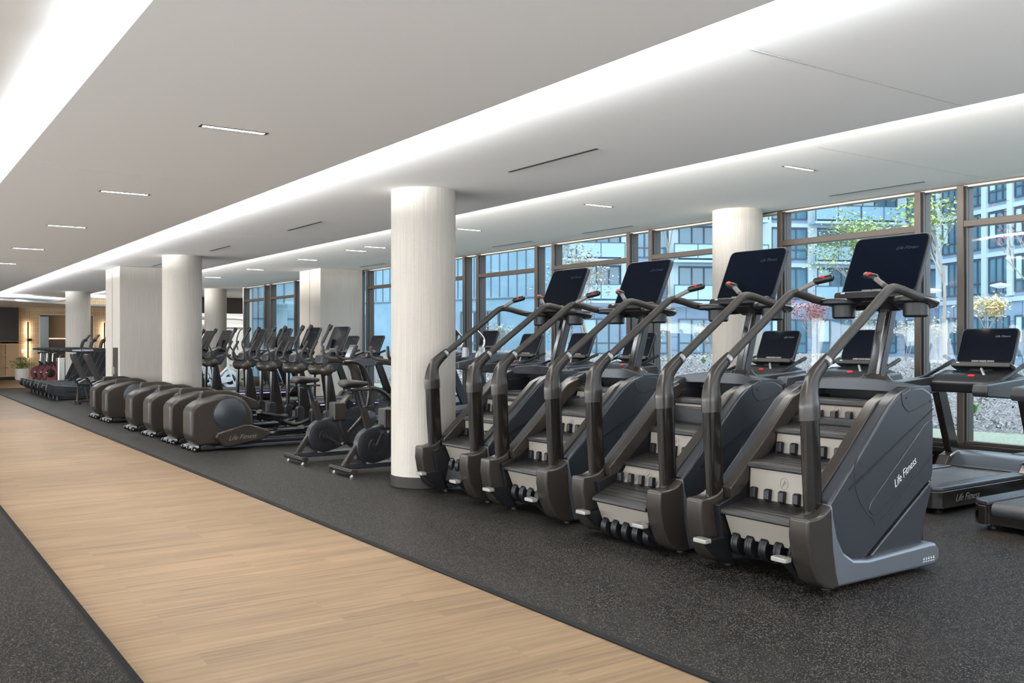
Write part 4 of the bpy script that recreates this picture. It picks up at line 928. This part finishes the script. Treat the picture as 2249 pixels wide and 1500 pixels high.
# ---------------------------------------------------------------- elliptical (x forward, rear end at x=0)
def elliptical():
    t = thing('elliptical', (0, 0, 0), None, 'elliptical', 'elliptical cross trainers')
    prof = [(.0, .20), (.0, .50), (.03, .56), (.12, .625), (.30, .675), (.46, .705), (.60, .69), (.72, .62), (.80, .50), (.82, .38), (.80, .12), (.70, .06), (.10, .06), (.03, .12)]
    bm = B(); prism(bm, rpoly(prof, .03), -.19, .19); hs = obj('flywheel_housing', bm, M['brown'], t, bevel=.045, seg=4)
    for s in (-1, 1):
        bm = B(); ylathe(bm, [(0, s*.205), (.195, s*.205), (.208, s*.198), (.208, s*.17)], (.50, 0, .46), 48); obj('disc_cover', bm, M['shell2'], hs)
        bm = B(); tube(bm, [(.50+.212*math.cos(k*PI/24), s*.1915, .46+.212*math.sin(k*PI/24)) for k in range(49)], .004, 5, cap=False); obj('disc_seam', bm, M['void'], hs, smooth='all')
    # crank arm covers, near one down, far one up
    for s, dz in ((-1, 0), (1, .335)):
        pr = [(.28, .17), (.30, .23), (.38, .255), (.66, .325), (.72, .325), (.96, .245), (1.005, .20), (.98, .15), (.90, .12), (.62, .075), (.44, .04), (.38, .06)]
        if s > 0: pr = [(.25, .60), (.24, .70), (.27, .745), (.62, .745), (.72, .72), (1.00, .60), (1.06, .54), (1.05, .48), (.98, .47), (.6, .50), (.40, .52)]
        bm = B(); prism(bm, rpoly(pr, .02), s*.225, s*.32); a = obj('crank_cover', bm, M['brown'], t, bevel=.022, seg=3)
        z0 = .165 if s < 0 else .63
        for q in ((-1,) if s < 0 else (-1,)):
            script_logo(a, (.62, (-.3215 if s < 0 else .2235), z0), RT((1, 0, .06), (-.06, 0, 1)), .085, 'pedal', .95)
    # foot pedals
    for s, (x, z, tl) in ((-1, (1.28, .235, .03)), (1, (1.22, .40, -.16))):
        bm = B(); prism(bm, [(-.20, -.02), (-.18, .025), (-.14, .01), (.18, .005), (.21, .03), (.23, -.02)], s*.17, s*.34)
        bmesh.ops.transform(bm, matrix=Matrix.Translation((x, 0, z)) @ Matrix.Rotation(-tl, 4, 'Y'), verts=bm.verts); p = obj('foot_pedal', bm, M['shell'], t, bevel=.008)
        bm = B(); tube(bm, cr([(.95, s*.26, z-.03+.02*s), (x, s*.26, z-.05), (1.55, s*.27, .24), (1.78, s*.27, .30)], 4), .028, 8); obj('pedal_bar', bm, M['black'], p)
    # base
    bm = B(); bxx(bm, .10, 2.05, -.05, .05, .03, .09); bxx(bm, .55, 1.9, -.16, -.12, .06, .10); bxx(bm, .55, 1.9, .12, .16, .06, .10); obj('base_rail', bm, M['black'], t, bevel=.006)
    bm = B(); bxx(bm, .16, 1.62, -.255, -.215, .028, .062); bxx(bm, .16, 1.62, .215, .255, .028, .062); obj('side_rail', bm, M['deck'], t, bevel=.006)
    for x in (.03, 1.98):
        bm = B(); box(bm, (x+.03, 0, .055), (.07, .48, .03), (0, -.25, 0)); st = obj('stabilizer', bm, M['silver' if x < 1 else 'black'], t, bevel=.006)
        for q0 in (-.27, .20): bm = B(); prism(bm, rpoly([(x+.08, .02), (x+.26, .02), (x+.27, .06), (x+.16, .085), (x+.08, .07)], .02), q0, q0+.07); obj('rail_foot', bm, M['black'], st, bevel=.008)
        for y in (-.20, .20) if x > 1 else (-.235, -.005, .235):
            bm = B(); ylathe(bm, [(0, -.018), (.030, -.018), (.034, -.012), (.034, .012), (.030, .018), (0, .018)], (x, y, .034), 20); w = obj('transport_wheel', bm, M['gloss'], st)
            bm = B(); ylathe(bm, [(0, -.0195), (.012, -.0195), (.012, .0195), (0, .0195)], (x, y, .034), 12); obj('wheel_hub', bm, M['silver'], w)
    # mast
    bm = B(); prism(bm, [(1.98, .05), (2.16, .05), (1.98, .95), (1.85, .98)], -.055, .055); ms = obj('mast', bm, M['post'], t, bevel=.012)
    bm = B(); prism(bm, [(1.78, 1.02), (1.80, 1.20), (1.95, 1.28), (2.08, 1.26), (2.10, 1.12), (2.02, .98), (1.86, .94)], -.13, .13); nk = obj('mast_head', bm, M['shell'], t, bevel=.03, seg=3)
    for s in (-1, 1):
        script_logo(nk, (1.98, s*.1315, 1.14), RT((1, 0, .3), (-.3, 0, 1)) if s < 0 else RT((-1, 0, -.3), (-.3, 0, 1)), .05, 'white', .6)
    bm = B(); ylathe(bm, [(0, -.305), (.04, -.303), (.072, -.285), (.083, -.25), (.083, -.16), (.070, -.13), (.070, .13), (.083, .16), (.083, .25), (.072, .285), (.04, .303), (0, .305)], (1.83, 0, 1.01), 28); obj('pivot_drum', bm, M['brown'], t)
    for s in (-1, 1):
        y = s*.235
        bm = B(); tube(bm, [(1.835, y, .98), (1.83, y, .42)], .030, 14, sx=1); lv = obj('swing_arm', bm, M['post'], t)
        bm = B(); prism(bm, rpoly([(1.775, .22), (1.775, .42), (1.80, .455), (1.86, .455), (1.885, .42), (1.885, .22), (1.86, .19), (1.80, .19)], .01), y-.052, y+.052); obj('arm_boot', bm, M['shell'], lv, bevel=.012)
        bm = B(); P = cr([(1.83, s*.25, 1.06), (1.79, s*.27, 1.20), (1.735 if s < 0 else 1.70, s*.28, 1.345), (1.76 if s < 0 else 1.72, s*.28, 1.42), (1.85 if s < 0 else 1.80, s*.28, 1.59)], 7); n = len(P)
        tube(bm, P, [.013 if i < n-11 else .0215 for i in range(n)], 12); hb = obj('moving_handle', bm, M['rubber'], t)
        bm = B(); e = Vector(P[-1]); d = (e-Vector(P[-3])).normalized(); tube(bm, [e-d*.02, e+d*.03], .031, 14, rnd=True); obj('handle_knob', bm, M['black'], hb)
        bm = B(); P = cr([(1.80, s*.13, 1.10), (1.70, s*.15, 1.10), (1.63, s*.16, 1.17), (1.63, s*.16, 1.25), (1.71, s*.16, 1.40)], 5); tube(bm, P, .019, 12, rnd=True); obj('fixed_handle', bm, M['rubber'], t)
    bm = B(); prism(bm, [(1.92, 1.22), (2.02, 1.29), (2.12, 1.30), (2.12, 1.2), (2.03, 1.13)], -.07, .07); obj('console_neck', bm, M['black'], t, bevel=.01)
    console(t, (2.01, 0, 1.275), .40, .52, .37)
    return t
ge = 'elliptical cross trainers'
el = elliptical()
EL = [(12.20, 'elliptical nearest the camera, its whole rounded rear housing in view'), (13.19, 'second elliptical from the camera in the row'), (14.34, 'third elliptical, just before the second round column'),
      (15.50, 'fourth elliptical, directly in front of the second round column'), (17.32, 'fifth elliptical, first one beyond the second round column'), (18.40, 'farthest elliptical, its rear housing leftmost of the row')]
for i, (y, l) in enumerate(EL): place(el, i == 0, (3.36, y, 0), l, ge)

# ---------------------------------------------------------------- air bike (x forward, rear foot at x=0)
def air_bike(crank=0.6):
    t = thing('air_bike', (0, 0, 0), None, 'exercise bike', 'air bikes with fan wheels')
    for x in (0, 1.12):
        bm = B(); prism(bm, [(x-.03, .03), (x-.045, .06), (x-.03, .085), (x+.03, .085), (x+.045, .06), (x+.03, .03)], -.28, .28); st = obj('stabilizer', bm, M['cuff'], t, bevel=.006)
        for y in (-.22, .22):
            bm = B(); cyl(bm, (x, y, 0), (x, y, .014), .026); cyl(bm, (x, y, .014), (x, y, .034), .011); obj('levelling_foot', bm, M['chrome'], st)
    bm = B(); bxx(bm, 0, 1.12, -.04, .04, .05, .11); obj('base_beam', bm, M['shell'], t, bevel=.006)
    bm = B(); bxx(bm, .25, 1.05, -.052, -.038, .10, .125); obj('beam_strip', bm, M['silver'], t, smooth=False)
    bm = B(); box(bm, (.09, 0, .20), (.055, .06, .30), (0, .62, 0)); obj('rear_strut', bm, M['cuff'], t, bevel=.006)
    pts = [(.33+.195*math.cos(a), .29+.195*math.sin(a)) for a in [PI/2+k*PI/14 for k in range(15)]]
    pts = pts + [(.45, .12), (.95, .30), (1.0, .62), (.72, .62), (.42, .50)]
    bm = B(); prism(bm, pts, -.055, .055); ho = obj('drive_housing', bm, M['shell'], t, bevel=.012)
    for s in (-1, 1):
        bm = B(); ylathe(bm, [(0, s*.066), (.07, s*.066), (.075, s*.06), (.165, s*.064), (.185, s*.058), (.188, s*.04)], (.34, 0, .29), 40); obj('crank_disc', bm, M['black'], ho)
        a = crank+(0 if s < 0 else PI); c = Vector((.34, s*.095, .29)); e = c+Vector((math.cos(a)*.17, s*.01, -math.sin(a)*.17))
        bm = B(); tube(bm, [c-Vector((0, s*.03, 0)), c], .03, 12); tube(bm, [c, e], .016, 8, sx=.7); k = obj('crank_arm', bm, M['cuff'], t)
        bm = B(); box(bm, e+Vector((0, s*.06, 0)), (.10, .09, .022)); box(bm, e+Vector((0, s*.105, .005)), (.03, .004, .03)); pdl = obj('bike_pedal', bm, M['black'], k, bevel=.004)
        bm = B(); box(bm, e+Vector((.0, s*.109, .005)), (.026, .004, .024)); obj('pedal_reflector', bm, M['silver'], pdl, smooth=False)
    # fan wheel with cage
    FC = (.90, 0, .47); FR = .385
    bm = B(); ylathe(bm, [(FR-.02, -.075), (FR, -.07), (FR+.012, -.04), (FR+.012, .04), (FR, .07), (FR-.02, .075)], FC, 56, a0=0, a1=2*PI); fw = obj('fan_guard', bm, M['brown'], t)
    bm = B()
    for s in (-1, 1):
        for k in range(26): 
            r = .10+k*.0112; ylathe(bm, [(r-.0016, s*(.09-.05*(r/FR)**3)), (r+.0016, s*(.09-.05*(r/FR)**3))], FC, 40)
        for k in range(14):
            a = k*2*PI/14; tube(bm, [(FC[0]+math.cos(a)*r_, s*(.091-.05*(r_/FR)**3), FC[2]+math.sin(a)*r_) for r_ in (.08, .2, .3, FR-.01)], .0025, 4, cap=False)
    obj('fan_grille', bm, M['shell2'], fw, smooth=False, recalc=False)
    bm = B()
    for k in range(10):
        a = k*2*PI/10; d = Vector((math.cos(a), 0, math.sin(a))); q = Vector((-math.sin(a), 0, math.cos(a))); o_ = Vector(FC)
        vs = [o_+d*.09-q*.02+Vector((0, -.03, 0)), o_+d*.35-q*.05+Vector((0, -.03, 0)), o_+d*.35+q*.05+Vector((0, .03, 0)), o_+d*.09+q*.02+Vector((0, .03, 0))]
        v0 = [bm.verts.new(v) for v in vs]; v1 = [bm.verts.new(v+Vector((0, .004, 0))) for v in vs]
        bm.faces.new(v0); bm.faces.new(v1[::-1])
        for j in range(4): bm.faces.new((v0[j], v1[j], v1[(j+1) % 4], v0[(j+1) % 4]))
    obj('fan_blade', bm, M['cuff'], fw, smooth=False)
    bm = B(); ylathe(bm, [(0, -.10), (.075, -.098), (.095, -.085), (.095, .085), (.075, .098), (0, .10)], FC, 32); obj('fan_hub', bm, M['shell2'], fw)
    bm = B(); bxx(bm, .44, .60, -.085, .085, .46, .68); obj('belt_cover', bm, M['brown'], t, bevel=.02)
    # seat
    bm = B(); box(bm, (.275, 0, .53), (.07, .05, .36), (0, -.28, 0)); obj('seat_tube', bm, M['cuff'], t, bevel=.006)
    bm = B(); box(bm, (.195, 0, .76), (.045, .034, .26), (0, -.28, 0)); sp = obj('seat_post', bm, M['black'], t, bevel=.004)
    bm = B()
    for k in range(12): box(bm, (.24-k*.0055, -.018, .67+k*.018), (.022, .003, .005))
    obj('height_scale', bm, M['silver'], sp, smooth=False)
    bm = B(); bxx(bm, .03, .29, -.035, .035, .875, .895); ylathe(bm, [(0, -.05), (.02, -.05), (.02, .05), (0, .05)], (.09, 0, .865), 12); obj('seat_slider', bm, M['black'], t, bevel=.004)
    sec = [(-.03, .115, .045), (.02, .13, .05), (.09, .12, .05), (.16, .075, .042), (.23, .040, .034), (.295, .028, .024)]
    bm = B(); rings = []
    for x, w, h in sec: rings.append([bm.verts.new((x, w*math.cos(2*PI*k/20), .945+.02*abs(math.cos(2*PI*k/20))*(w/.13)+h*math.sin(2*PI*k/20)*(1 if math.sin(2*PI*k/20) > 0 else .8))) for k in range(20)])
    for a, b in zip(rings, rings[1:]):
        for k in range(20): bm.faces.new((a[k], a[(k+1) % 20], b[(k+1) % 20], b[k]))
    bm.faces.new(rings[0][::-1]); bm.faces.new(rings[-1]); so = obj('saddle', bm, M['pad'], t, smooth='all'); md = so.modifiers.new('sub', 'SUBSURF'); md.levels = md.render_levels = 2
    # mast, handlebars, console, moving arms
    bm = B(); prism(bm, [(.80, .52), (.92, .52), (.80, 1.06), (.70, 1.20), (.64, 1.16), (.70, 1.04)], -.045, .045); obj('mast', bm, M['cuff'], t, bevel=.012)
    bm = B(); box(bm, (.70, 0, 1.27), (.05, .17, .19), (0, .42, 0)); co = obj('console', bm, M['shell'], t, bevel=.014)
    bm = B(); box(bm, (.674, 0, 1.275), (.004, .13, .13), (0, .42, 0)); obj('screen', bm, M['screen'], co, smooth=False)
    for s in (-1, 1):
        bm = B(); P = cr([(.70, s*.06, 1.17), (.60, s*.13, 1.19), (.50, s*.17, 1.20), (.43, s*.20, 1.24), (.42, s*.20, 1.34)], 5); tube(bm, P, .017, 12, rnd=True); obj('handlebar', bm, M['rubber'], t)
        bm = B(); P = cr([(.60, s*.13, .33), (.80, s*.14, .55), (.86, s*.15, .80), (.83, s*.16, 1.0), (.74, s*.18, 1.12), (.62, s*.21, 1.16), (.50, s*.23, 1.16)], 6); tube(bm, P, .021, 12, rnd=True); obj('push_arm', bm, M['cuff'], t)
    return t
ab = air_bike(.55); place(ab, True, (4.08, 10.30, 0), 'exercise bike with a big fan wheel, farther from the nearest round column', 'air bikes with fan wheels')
ab2 = air_bike(-1.1); place(ab2, True, (4.11, 9.06, 0), 'exercise bike partly hidden by the nearest round column', 'air bikes with fan wheels')
# ---------------------------------------------------------------- machines farther down the hall
def with_strip(o):
    bm = B(); bxx(bm, .12, 1.55, -.4235, -.4205, .165, .180); obj('light_strip', bm, M['purple'], o, smooth=False)
def wheel_icon(o):
    bm = B(); R_ = .075; n0 = 0
    tube(bm, [(.30+R_*math.cos(k*PI/14), -.4225, .11+R_*math.sin(k*PI/14)*.6) for k in range(29)], .006, 5, cap=False)
    for k in range(6): a = k*PI/3; tube(bm, [(.30, -.4225, .11), (.30+R_*math.cos(a), -.4225, .11+R_*math.sin(a)*.6)], .003, 4)
    obj('wheel_emblem', bm, M['white'], o, smooth='all')
for i, (y, l) in enumerate(((22.15, 'far window treadmill with a violet light strip, left of the pier by the glass'), (23.5, 'farther window treadmill with a violet light strip, seen between two elliptical masts'))):
    o = place(tm, False, (X0, y, 0), l, gt); with_strip(o); wheel_icon(o)
for o in [x for x in C.objects if x.name.startswith('treadmill') and x.parent is None and 17 < x.location.y < 19]: with_strip(o)

def curved_treadmill(lettered=False):
    t = thing('curved_treadmill', (0, 0, 0), None, 'treadmill', 'curved-deck treadmills at the far end')
    top = [(x*.18, .37-.06*math.sin(PI*min(1, (x*.18)/1.72))) for x in range(0, 10)]
    pr = [(-.03, .28), (0, .39)] + top[1:] + [(1.74, .42), (1.80, .32), (1.70, .14), (1.45, .07), (.40, .06), (.12, .12)]
    for s in (-1, 1):
        bm = B(); prism(bm, pr, s*.27, s*.36); sd = obj('side_shroud', bm, M['shell2'], t, bevel=.02)
        if s < 0: text('brand_lettering', 'HAMMER STRENGTH', .085, M['black'], sd, (.72, -.3615, .19), RT((1, 0, 0), (0, 0, 1)), shear=.15, depth=.001, offset=.003)
        bm = B(); prism(bm, [(.60, .90), (.30, 1.175), (.30, 1.215), (.50, 1.235), (1.58, 1.235), (1.66, 1.17), (1.58, 1.13), (.85, 1.13), (.6, 1.14)][1:], s*.33, s*.40); hr = obj('hand_rail', bm, M['shell'], t, bevel=.01)
        if s < 0: text('brand_lettering', 'HAMMER STRENGTH', .05, M['white'], hr, (.78, -.4015, 1.185), RT((1, 0, 0), (0, 0, 1)), depth=.001, offset=.002)
        bm = B(); prism(bm, [(1.10, .30), (1.32, .30), (1.62, 1.15), (1.46, 1.15)], s*.34, s*.385); obj('upright', bm, M['shell'], t, bevel=.01)
        bm = B(); ylathe(bm, [(0, s*.362), (.075, s*.362), (.085, s*.352), (.085, s*.33)], (.06, 0, .26), 24); obj('roller_cap', bm, M['cuff'], t)
        for x in (.25, 1.5):
            bm = B(); cyl(bm, (x, s*.28, 0), (x, s*.28, .10), .03); obj('levelling_foot', bm, M['black'], t)
    bm = B(); prism(bm, [(0, .33)]+top[1:]+[(1.74, .38), (1.74, .34)]+[(x, z-.02) for x, z in top[::-1]], -.27, .27); obj('slat_belt', bm, M['belt'], t, smooth=False)
    bm = B(); bxx(bm, .3, 1.5, -.27, .27, .07, .12); obj('underframe', bm, M['black'], t, smooth=False)
    bm = B(); bxx(bm, 1.48, 1.60, -.34, .34, 1.14, 1.20); obj('cross_bar', bm, M['shell'], t, bevel=.01)
    bm = B(); P = cr([(1.50, 0, 1.16), (1.51, 0, 1.28), (1.55, 0, 1.40), (1.64, 0, 1.45)], 5); tube(bm, P, .045, 10, sx=1.6); obj('console_neck', bm, M['black'], t)
    bm = B(); box(bm, (1.66, 0, 1.51), (.025, .30, .19), (0, .62, 0)); c = obj('console', bm, M['shell'], t, bevel=.008)
    bm = B(); box(bm, (1.647, 0, 1.517), (.004, .26, .15), (0, .62, 0)); obj('screen', bm, M['screen'], c, smooth=False)
    return t
gc = 'curved-deck treadmills at the far end'
ct = curved_treadmill()
for i, (y, l) in enumerate(((24.75, 'nearest curved-deck treadmill with lettering on its side, at the far left'), (26.05, 'second curved-deck treadmill at the far left'), (27.35, 'third curved-deck treadmill at the far left'), (28.65, 'farthest curved-deck treadmill, its rear end leftmost of the row'))):
    place(ct, i == 0, (3.48, y, 0), l, gc)

def recumbent():
    t = thing('recumbent_bike', (0, 0, 0), None, 'exercise bike', 'recumbent bikes beside the pier')
    for x in (0, 1.45):
        bm = B(); box(bm, (x, 0, .05), (.07, .56, .045)); st = obj('stabilizer', bm, M['cuff'], t, bevel=.01)
        bm = B(); cyl(bm, (x, -.2, 0), (x, -.2, .035), .03); cyl(bm, (x, .2, 0), (x, .2, .035), .03); obj('levelling_foot', bm, M['black'], st)
    bm = B(); tube(bm, [(0, 0, .06), (.02, 0, .42), (-.10, 0, .62)], .028, 10); tube(bm, [(.22, 0, .06), (.12, 0, .45)], .02, 8); obj('rear_post', bm, M['cuff'], t)
    bm = B(); prism(bm, [(0, .03), (1.45, .03), (1.45, .08), (0, .08)], -.05, .05); prism(bm, [(-.02, .40), (1.0, .30), (1.0, .36), (-.02, .46)], -.04, .04); obj('frame', bm, M['shell'], t, bevel=.008)
    bm = B(); prism(bm, rpoly([(.14, .50), (.18, .56), (-.07, 1.14), (-.13, 1.12), (-.11, 1.02)], .03), -.21, .21); obj('backrest', bm, M['pad'], t, bevel=.025, seg=3)
    bm = B(); prism(bm, rpoly([(.15, .46), (.15, .53), (.50, .54), (.52, .48)], .02), -.22, .22); obj('seat', bm, M['pad'], t, bevel=.02, seg=3)
    bm = B(); prism(bm, [(.90, .08), (.95, .75), (1.1, .92), (1.35, .60), (1.45, .08)], -.10, .10); obj('drive_housing', bm, M['shell'], t, bevel=.03)
    bm = B(); tube(bm, cr([(1.05, 0, .85), (1.0, 0, 1.1), (.95, 0, 1.2)], 4), .03, 10); obj('mast', bm, M['black'], t)
    console(t, (.93, 0, 1.2), .35, .42, .28, shelf=False, keys=False, mark=False)
    for s in (-1, 1):
        bm = B(); tube(bm, cr([(.0, s*.18, .50), (.0, s*.28, .50), (.12, s*.29, .56), (.40, s*.29, .58)], 5), .016, 10, rnd=True); obj('side_handle', bm, M['silver'], t)
        bm = B(); tube(bm, [(1.0, s*.10, .38), (1.0, s*.15, .38), (.92, s*.16, .25)], .016, 8); box(bm, (.92, s*.21, .25), (.10, .09, .02)); obj('bike_pedal', bm, M['black'], t, bevel=.003)
    return t
rb = recumbent()
place(rb, True, (3.86, 22.7, 0), 'recumbent bike with a padded grey backrest, left one of the pair beside the wide pier', 'recumbent bikes beside the pier')
place(rb, False, (3.95, 21.6, 0), 'recumbent bike with a padded grey backrest, right one of the pair nearest the wide pier', 'recumbent bikes beside the pier')

def spin_bike(fm, rimm, label):
    t = thing('spin_bike', (0, 0, 0), label, 'exercise bike')
    for x in (0, 1.05):
        bm = B(); box(bm, (x, 0, .045), (.06, .5, .04)); st = obj('stabilizer', bm, M['black'], t, bevel=.008)
        bm = B(); cyl(bm, (x, -.2, 0), (x, -.2, .03), .025); cyl(bm, (x, .2, 0), (x, .2, .03), .025); obj('levelling_foot', bm, M['black'], st)
    bm = B(); tube(bm, [(0, 0, .06), (.40, 0, .28), (.86, 0, .72)], .035, 10); tube(bm, [(.40, 0, .28), (.26, 0, .70)], .035, 10); tube(bm, [(1.05, 0, .06), (.80, 0, .68)], .032, 10); obj('frame', bm, fm, t)
    bm = B(); ylathe(bm, [(.15, -.022), (.235, -.025), (.245, -.015), (.245, .015), (.235, .025), (.15, .022), (.15, -.022)], (.88, 0, .33), 40); fw = obj('flywheel', bm, rimm, t)
    bm = B(); ylathe(bm, [(0, -.03), (.04, -.03), (.155, -.012), (.155, .012), (.04, .03), (0, .03)], (.88, 0, .33), 32); obj('flywheel_disc', bm, M['gloss'], fw)
    bm = B(); prism(bm, rpoly([(.30, .18), (.30, .36), (.42, .40), (.88, .40), (.95, .33), (.88, .27), (.45, .18)], .03), -.085, -.05); obj('chain_guard', bm, fm, t, bevel=.012)
    bm = B(); tube(bm, [(.26, 0, .68), (.20, 0, .90)], .022, 10); obj('seat_post', bm, M['chrome'], t)
    bm = B(); prism(bm, rpoly([(.03, -.11), (.14, -.11), (.32, -.02), (.32, .02), (.14, .11), (.03, .11)], .02), .90, .96, ax='z'); obj('saddle', bm, M['black'], t, bevel=.02)
    bm = B(); tube(bm, [(.82, 0, .70), (.80, 0, 1.0)], .024, 10); tube(bm, [(.70, 0, 1.0), (.90, 0, 1.0)], .022, 8); obj('handle_post', bm, M['chrome'], t)
    bm = B(); tube(bm, cr([(.50, -.16, 1.08), (.68, -.18, 1.03), (.86, -.1, 1.02), (.88, 0, 1.02), (.86, .1, 1.02), (.68, .18, 1.03), (.50, .16, 1.08)], 5), .016, 10); obj('handlebar', bm, M['black'], t)
    bm = B(); cyl(bm, (.62, 0, .50), (.60, 0, .56), .012); cyl(bm, (.60, 0, .56), (.595, 0, .60), .022); obj('resistance_knob', bm, M['red'], t)
    for s in (-1, 1):
        bm = B(); tube(bm, [(.40, s*.06, .28), (.40, s*.10, .28), (.40+s*.12, s*.11, .28-s*.10)], .013, 8); box(bm, (.40+s*.12, s*.16, .28-s*.10), (.09, .09, .02)); obj('bike_pedal', bm, M['black'], t, bevel=.003)
    return t
gw = 'spin bikes with white flywheels'
sb = spin_bike(M['wrim'], M['wrim'], None)
place(sb, True, (7.55, 26.2, 0), 'spin bike with a white frame and flywheel, seen between the two farthest visible elliptical masts', gw)
place(sb, False, (7.3, 27.6, 0), 'white-framed spin bike partly hidden by the second round column', gw)
gr = 'bikes with maroon wheels at the far wall'
rbk = spin_bike(M['black'], M['maroon'], None)
for i, (x, y, l) in enumerate(((5.70, 35.6, 'maroon-wheeled bike leftmost beside the potted plant'), (5.84, 35.2, 'maroon-wheeled bike in the middle, between the plant and the steel bin'), (5.95, 34.75, 'maroon-wheeled bike partly hidden by the steel bin'))):
    place(rbk, i == 0, (x, y, 0), l, gr, rz=PI)
t = thing('trash_bin', (5.37, 33.9, 0), 'shiny steel bin with a slotted top in front of the farthest round column', 'bin')
bm = B(); prism(bm, rpoly([(-.24, -.17), (.24, -.17), (.24, .17), (-.24, .17)], .07, 6), 0, .86, ax='z'); obj('bin_body', bm, M['chrome'], t, bevel=.004)
bm = B(); bxx(bm, -.02, .02, -.172, -.169, .02, .84); bxx(bm, -.18, .18, -.1, .1, .86, .865); obj('bin_opening', bm, M['black'], t, smooth=False)
# cable machine in the side bay
t = thing('cable_machine', (10.4, 33.2, 0), 'cream framed cable machine with an arched top, far behind the pale round column', 'gym machine')
bm = B(); tube(bm, cr([(-.9, 0, 2.22), (0, 0, 2.24), (.70, 0, 2.22), (.98, 0, 2.10), (1.10, 0, 1.80), (1.12, 0, 1.3), (1.12, 0, .04)], 6), .06, 10); tube(bm, [(-.9, 0, .04), (-.9, 0, 2.22)], .06, 10); tube(bm, [(-.9, 0, 1.92), (1.05, 0, 1.92)], .08, 8); obj('frame', bm, M['cable'], t)
bm = B()
for k in range(14): bxx(bm, -.35, .05, -.10, .10, .15+k*.075, .21+k*.075)
obj('weight_stack', bm, M['black'], t, kind='stuff', smooth=False)
bm = B(); tube(bm, [(-.28, 0, .1), (-.28, 0, 1.9)], .014, 8); tube(bm, [(-.02, 0, .1), (-.02, 0, 1.9)], .014, 8); obj('guide_rod', bm, M['chrome'], t)
bm = B(); tube(bm, cr([(.95, -.1, 1.95), (.55, -.3, 1.8), (.40, -.35, 1.4), (.45, -.35, 1.1)], 5), .02, 8); obj('pull_handle', bm, M['black'], t)
bm = B(); bxx(bm, -1.0, 1.2, -.4, .4, 0, .05); obj('base', bm, M['cable'], t, bevel=.01)
bm = B(); prism(bm, rpoly([(.3, .5), (.3, .58), (.8, .58), (.8, .5)], .02), -.15, .15); prism(bm, rpoly([(.1, .6), (.16, 1.2), (.24, 1.2), (.2, .6)], .02), -.15, .15); obj('seat_pad', bm, M['plate'], t, bevel=.02)
for o in list(C.objects):
    if o.type == 'MESH' and o.parent is None and o.get('kind') is None and o.get('label') is None: o['kind'] = 'structure'
